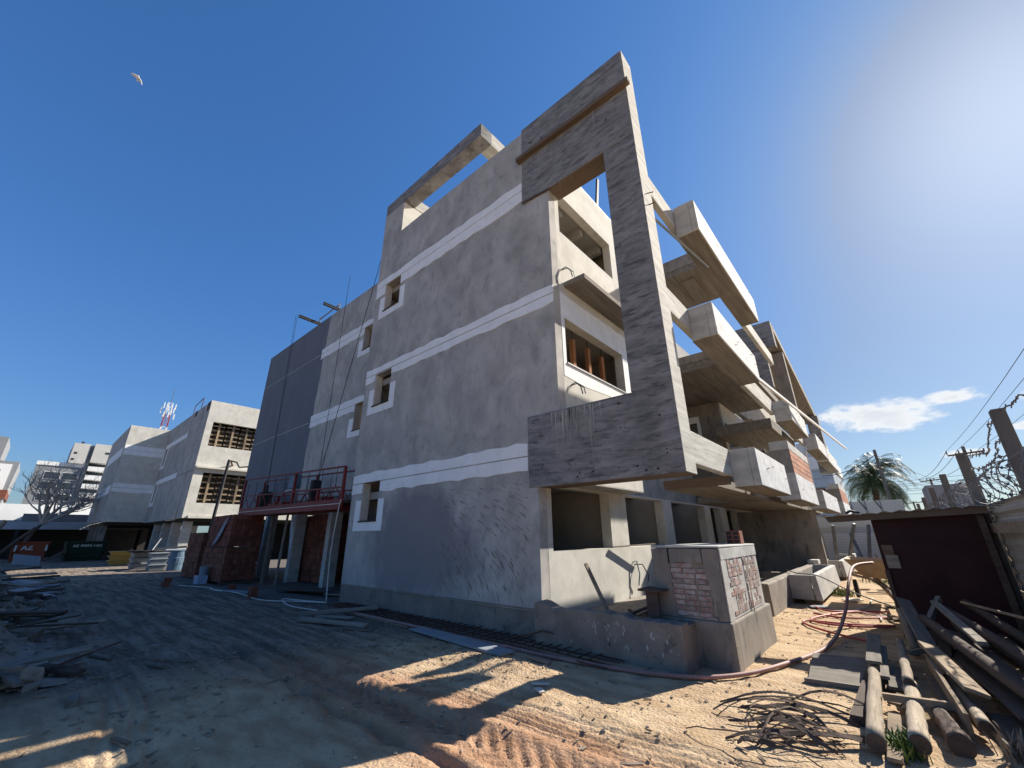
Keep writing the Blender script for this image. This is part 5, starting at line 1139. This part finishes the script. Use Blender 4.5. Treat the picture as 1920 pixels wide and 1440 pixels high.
pk('dark board under the wide grey board', (.45, 5.3, .18), (.2, 7.2, .26), .16, .03, 'wood_dark')
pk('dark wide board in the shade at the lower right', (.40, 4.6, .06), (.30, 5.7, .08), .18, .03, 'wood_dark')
pk('brown board lying below the striped board', (.03, 5.6, .08), (-.06, 6.5, .12), .12, .03, 'wood_brown')
pk('narrow board in the dark beside the shed, right of the light plank', (.40, 6.6, .45), (.18, 8.3, .62), .08, .04, 'wood_grey')
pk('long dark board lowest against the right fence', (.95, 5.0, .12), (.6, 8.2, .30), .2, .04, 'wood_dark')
pk('thin pale lath in the dark near the fence', (.98, 6.9, .62), (.45, 8.5, .62), .03, .02, 'wood')
pk('small triangular offcut catching the sun between the logs', (-.37, 5.55, .06), (-.29, 5.72, .10), .10, .02, 'wood')
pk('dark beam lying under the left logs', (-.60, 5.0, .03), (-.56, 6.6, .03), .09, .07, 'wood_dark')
pk('short board crossing under the slanting plank', (-.2, 7.1, .2), (.02, 7.25, .24), .05, .05, 'wood_grey')
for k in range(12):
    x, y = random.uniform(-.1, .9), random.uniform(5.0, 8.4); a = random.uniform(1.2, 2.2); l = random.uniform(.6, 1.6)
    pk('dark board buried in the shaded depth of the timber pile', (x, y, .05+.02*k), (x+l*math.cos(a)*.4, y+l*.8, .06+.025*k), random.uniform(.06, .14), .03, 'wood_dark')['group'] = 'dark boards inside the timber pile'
tag(MB().box(-.52, .52, -.55, .55, -.012, .012).build('plywood_panel', MT['wood_grey'], bevel=.004), 'grey plywood panel lying on the ground beside the timber pile', 'panel')
o = bpy.data.objects['plywood_panel']; o.location = (-.82, 6.55, gz(-.82, 6.55)+.05); o.rotation_euler = (R(2), R(-1), R(4)); o.scale = (.55, 1, 1)
plank('batten under the near edge of the plywood panel', (-1.10, 5.98, .02), (-.55, 6.02, .03), .05, .04)
for k in range(24):
    x, y = random.gauss(-1.0, .18), random.gauss(4.6, .34); a = random.gauss(.25, .32)+(random.random() < .2)*random.choice((-.9, 1.1)); l = random.uniform(.35, 1.15)
    bend, lift = random.uniform(-.18, .18), random.uniform(.0, .07)+.05*(k % 3); pts = []; n = 9
    for j in range(n+1):
        u = j/n-.5; off = bend*l*(u*u-.25)*2+.012*math.sin(j*1.7+k); xx = x+l*u*math.cos(a)-off*math.sin(a); yy = y+l*u*math.sin(a)+off*math.cos(a)
        pts.append(Vector((xx, yy, gz(xx, yy)+.012+lift*(1-(2*u)**2)+.01*math.sin(j+k))))
    q = MB(); w = random.choice((.007, .012, .018, .024, .032)); i0 = len(q.v)
    for j in range(n+1):
        d = (pts[min(j+1, n)]-pts[max(j-1, 0)]).normalized(); sd = d.cross(Vector((0, 0, 1))).normalized()*w*(1-.75*abs(2*j/n-1)**2.5)*random.uniform(.8, 1.15); q.v += [tuple(pts[j]-sd), tuple(pts[j]+Vector((0, 0, w*.6))), tuple(pts[j]+sd)]
    for j in range(n): q.f += [(3*j, 3*j+1, 3*j+4, 3*j+3), (3*j+1, 3*j+2, 3*j+5, 3*j+4)]
    o = q.build('bark_strip', MT['bark']); s_ = o.modifiers.new('thick', 'SOLIDIFY'); s_.thickness = .006
    tag(o, 'curled strip of dry bark on the sand left of the timber pile', 'bark', 'bark strips beside the timber pile')
def tuft(name, label, cx, cy, n, h, m, spread):
    q = MB()
    for k in range(n):
        x, y = random.gauss(cx, spread), random.gauss(cy, spread*1.6); a = random.uniform(0, 6.28); hh = h*random.uniform(.4, 1.1); w = random.uniform(.004, .010); z = gz(x, y)
        dx, dy = math.cos(a), math.sin(a); b = random.uniform(.2, .7)*hh
        q.poly([(x-dy*w, y+dx*w, z), (x+dy*w, y-dx*w, z), (x+dx*b*.5+dy*w, y+dy*b*.5-dx*w, z+hh*.7), (x+dx*b*.5-dy*w, y+dy*b*.5+dx*w, z+hh*.7)]); q.poly([(x+dx*b*.5-dy*w, y+dy*b*.5+dx*w, z+hh*.7), (x+dx*b*.5+dy*w, y+dy*b*.5-dx*w, z+hh*.7), (x+dx*b, y+dy*b, z+hh)])
    tag(q.build(name, MT[m]), label, 'weeds', None, 'stuff')
tuft('weeds', 'green weeds growing between the logs of the timber pile', -.30, 4.62, 260, .12, 'weed', .045)
tuft('weeds', 'weeds growing beside the nearest concrete trough', -1.35, 14.2, 260, .16, 'weed', .16)
tuft('dry_grass', 'dry stalks at the lower right of the timber pile', .27, 5.0, 40, .22, 'log', .05)
tuft('weeds', 'weeds at the far end of the alley', -.6, 18.5, 260, .12, 'weed', .3)
# scraps on the alley floor
for k, (x, y, l, w, m) in enumerate(((-1.25, 13.0, .4, .2, 'whitepaint'), (-.62, 11.2, .9, .12, 'wood'), (-.5, 12.4, .7, .14, 'wood_grey'), (-1.72, 11.5, .35, .25, 'greyplastic'), (-.9, 14.8, .6, .1, 'wood'), (-.7, 15.6, .8, .12, 'wood_grey'), (-1.2, 15.5, .4, .1, 'wood'), (-.45, 10.9, .9, .14, 'wood_dark'))):
    plank(('pale tile scrap by the first trough', 'pale board under the wheelbarrow legs', 'grey board behind the red hoses', 'grey sheet scrap at the foot of the trough', 'light batten farther down the alley', 'grey batten far down the alley', 'short batten beside the second trough', 'dark board in the shade below the barrow')[k], gp(x, y), gp(x+l*.8, y+l*.4), w, .025, m)
# wheelbarrow
wb = thing('wheelbarrow', 'tan wheelbarrow tipped beside the shed with its handles up', 'wheelbarrow', (-.55, 13.2, 0))
q = MB(); q.hexa([(-.75, 12.9, .55), (-.35, 12.9, .52), (-.35, 13.6, .52), (-.75, 13.6, .55), (-1.02, 12.65, .92), (-.15, 12.65, .90), (-.15, 13.9, .90), (-1.02, 13.9, .92)]); q.f = [f for k, f in enumerate(q.f) if k != 1]
o = q.build('tray', MT['wheel'], wb); s_ = o.modifiers.new('thick', 'SOLIDIFY'); s_.thickness = .015
for y in (12.75, 13.5): MB().tube([(-.95, y, .60), (-.55, y, .50), (-.42, y, .28), (-.28, y-.05, .05)], .028, 7).build('leg', MT['wheel'], wb)
MB().tube([(-.6, 12.8, .5), (-.35, 12.2, .34), (-.28, 11.2, .30), (-.22, 10.2, .02)], .028, 7).build('handle', MT['wood_brown'], wb)
MB().tube([(-.6, 13.4, .5), (-.33, 12.7, .34), (-.26, 11.7, .30), (-.20, 10.6, .02)], .028, 7).build('handle', MT['wood_brown'], wb)
MB().tube([(-1.0+.0, 13.2, .28), (-.93, 13.2, .28)], .19, 16).build('wheel', MT['black'], wb)
# shuttered garage and braces at the end of the alley
ga = thing('garage', 'pale garage with a horizontally ribbed shutter at the end of the alley', 'garage', (-1.4, 27, 0))
B('garage_wall', MT['roofpale'], ga, (-3.0, 1.0, 27.0, 30, 1.48, 1.75)); B('garage_wall', MT['roofpale'], ga, (-3.0, -2.75, 26.98, 30, -.2, 1.475))
base = None
for k in range(20):
    if base is None: base = MB().box(-2.74, .9, 26.9, 26.96, 0, .06).build('shutter_slat', MT['farwhite'], ga); o = base
    else: o = dup(base); o.location = Vector((0, 0, .074*k))
B('shutter_backing', MT['fargrey'], ga, (-2.74, .9, 26.97, 27.0, -.2, 1.475))
for k, (a, b) in enumerate((((-1.95, 23.5, 1.8), (-2.2, 24, .05)), ((-1.2, 23.5, 1.85), (-1.85, 24.3, .1)), ((-1.45, 24, 1.45), (-1.15, 23.2, .0)), ((-.75, 23.8, 1.8), (-1.1, 23.2, .0)), ((-.55, 24, 1.9), (-.35, 23.5, .2)), ((-.75, 22.5, .7), (-.60, 22.5, .02)))):
    tag(MB().bar(a, b, .10, .08).build('brace', MT['steel']), 'dark slanting brace in front of the ribbed shutter', 'brace', 'braces at the end of the alley')
bw = thing('boundary_wall', 'grey rendered wall with wire brackets in front of the palm', 'wall', (-.6, 40, 0))
B('wall_body', MT['roofpale'], bw, (-2.4, .95, 40, 40.3, -.2, 3.62), bevel=.02)
for x in (-1.9, -1.1, -.25): MB().bar((x, 39.95, 3.0), (x-.35, 39.9, 3.75), .05).build('bracket', MT['black'], bw); MB().bar((x, 39.97, 2.6), (x, 39.97, 3.7), .06).build('bracket', MT['fargrey'], bw)
nb = thing('neighbour_house', 'pale far house beyond the last balconies of the alley', 'house', (-5, 44, 0))
B('house_wall', MT['zincblue'], nb, (-8.5, -2.6, 42, 52, 0, 6.4)); B('roof_slab', MT['farwhite'], nb, (-8.5, -2.5, 41.9, 52, 6.41, 7.4))
for z in (4.2, 4.9, 5.6, 6.2): B('cladding_joint', MT['fargrey'], nb, (-8.0, -2.61, 41.985, 41.998, z, z+.03))
B('window', MT['glass'], nb, (-3.2, -2.9, 41.98, 41.995, 6.5, 6.9)); B('upper_box', MT['roofpale'], nb, (-5, -2.9, 46, 50, 7.41, 9.3))
# white low houses seen under the shed roof
tag(B('far_house', MT['roofpale'], None, (-4, 3, 33, 38, 0, 2.45)), 'pale low house seen over the shutter under the shed roof', 'house')
# palm
def palm():
    t = thing('palm_tree', 'dense drooping palm tree behind the grey boundary wall', 'palm tree', (-.55, 47, 0)); rnd = random.Random(9)
    MB().tube([(-.55, 47, -.1), (-.5, 47, 2.5), (-.35, 47, 5.9)], [.32, .25, .2], 10).build('trunk', MT['bark'], t)
    for k in range(120):
        a = rnd.uniform(0, 6.283); e = rnd.uniform(-.55, 1.35); L_ = rnd.uniform(2.6, 3.7); q = MB(); n = 16; p = Vector((-.35, 47, 6.0-rnd.uniform(0, .8))); d = Vector((math.cos(a)*math.cos(e), math.sin(a)*math.cos(e), math.sin(e))); pts = []
        for j in range(n+1):
            pts.append(p.copy()); d = (d+Vector((0, 0, -.085-.012*j))).normalized(); p = p+d*L_/n
        q.tube(pts, [.025*(1-.05*j) for j in range(n+1)], 4)
        for j in range(2, n+1):
            dd = (pts[j]-pts[j-1]).normalized(); sd = dd.cross(Vector((0, 0, 1))).normalized()
            for s in (-1, 1):
                for m_ in (0, .5):
                    b = pts[j-1].lerp(pts[j], m_); l = .75*(1-.6*abs(j/n-.45))*rnd.uniform(.7, 1.2); tip = b+sd*s*l*.75+dd*l*.45+Vector((0, 0, -.38*l+rnd.uniform(-.1, .06)))
                    q.poly([b-dd*.022, b+dd*.022, tip])
        q.build('frond', MT['leaf'], t)
palm()
# utility poles and wires
def upole(label, x, y, h, r, arms, m='pole', lean=0.0):
    t = thing('utility_pole', label, 'utility pole', (x, y, 0))
    MB().tube([(x, y, -.1), (x+lean, y, h)], [r, r*.7], 8).build('pole_shaft', MT[m], t)
    for (z, w) in arms:
        MB().bar((x-w, y-.12, z-.06), (x+w, y-.12, z+.06), .10, .10).build('crossarm', MT['wood_dark'], t)
        for k in range(4):
            xx = x-w+2*w*k/3; MB().tube([(xx, y-.12, z+.02), (xx, y-.12, z+.24)], .045, 6).build('insulator', MT['steel'], t)
    return t
upole('tall utility pole with a crossarm behind the second fence post', 5.0, 42, 7.05, .13, [(6.55, .9)])
upole('distant utility pole with a crossarm above the razor wire', 4.1, 61, 6.6, .13, [(6.45, .8)])
upole('thin utility pole in front of the palm', .33, 40.9, 7.3, .13, [])
upole('smallest utility pole with a crossarm near the far roofs', 3.1, 84, 5.6, .14, [(5.4, .9)])
def wire(label, a, b, sag, r=.012):
    A, B_ = Vector(a), Vector(b); pts = []
    for k in range(13):
        u = k/12; p = A.lerp(B_, u); p.z -= sag*4*u*(1-u); pts.append(p)
    tag(MB().tube(pts, r, 4).build('overhead_wire', MT['wire']), label, 'wire', 'overhead wires')
for k, (xa, xb) in enumerate(((4.15, 3.4), (4.7, 3.9), (5.8, 4.8))):
    wire('overhead wire slung between the tall pole and the distant pole', (xa, 41.9, 6.85), (xb, 60.9, 6.7), .35, .02); wire('overhead wire rising from the tall pole out of the photo to the upper right', (xa, 41.9, 6.85), (xa+.4, 3, 7.6), .5, .012)
for k in range(6):
    z = 4.7+.28*k; wire('thin level wire crossing the sky behind the razor wire', (-2.5, 66, z+.8), (16, 64, z+1.2+.3*(k % 2)), .15, .016)
for k in range(3): wire('wire drooping from the thin palm pole to the right', (.33, 40.9, 5.9+.5*k), (9, 70, 4.6+.5*k), .6, .014)
wire('cable slung from the far balcony past the palm to its pole', (-3.0, 38, 5.4), (.33, 40.8, 6.95), .35, .025)
far = tag(B('far_roof', MT['fargrey'], None, (2.2, 4.2, 38, 42, 0, 4.3)), 'grey roof block seen through the razor wire', 'building')
# bird
bd = thing('gull', 'white bird gliding with bent wings high in the clear sky at the upper left', 'bird', (-18.18, -1.54, 18.59))
cx_, cy_, cz_ = -18.18, -1.54, 18.59
side = Vector((-.05, .99, -.12)).normalized()
MB().tube([(cx_+.18, cy_+.03, cz_-.01), (cx_+.08, cy_+.03, cz_), (cx_-.05, cy_+.03, cz_), (cx_-.2, cy_+.03, cz_)], [.012, .035, .035, .008], 8).build('body', MT['feather'], bd, smooth=True)
for s, tipy, tipz in ((-1, -.22, .045), (1, .17, -.19)):
    q = MB(); c = [(cy_+.03, cz_+.015), (cy_+.03+tipy*.35, cz_+.05 if s < 0 else cz_-.01), (cy_+.03+tipy*.75, cz_+.055 if s < 0 else cz_-.08), (cy_+.03+tipy, cz_+tipz)]; wd = (.075, .07, .05, .008)
    for k in range(3):
        (ya, za), (yb, zb) = c[k], c[k+1]; q.hexa([(cx_-wd[k], ya, za-.012), (cx_+wd[k], ya, za-.012), (cx_+wd[k+1], yb, zb-.012), (cx_-wd[k+1], yb, zb-.012), (cx_-wd[k], ya, za+.012), (cx_+wd[k], ya, za+.012), (cx_+wd[k+1], yb, zb+.01), (cx_-wd[k+1], yb, zb+.01)])
    q.build('wing', MT['feather'], bd)
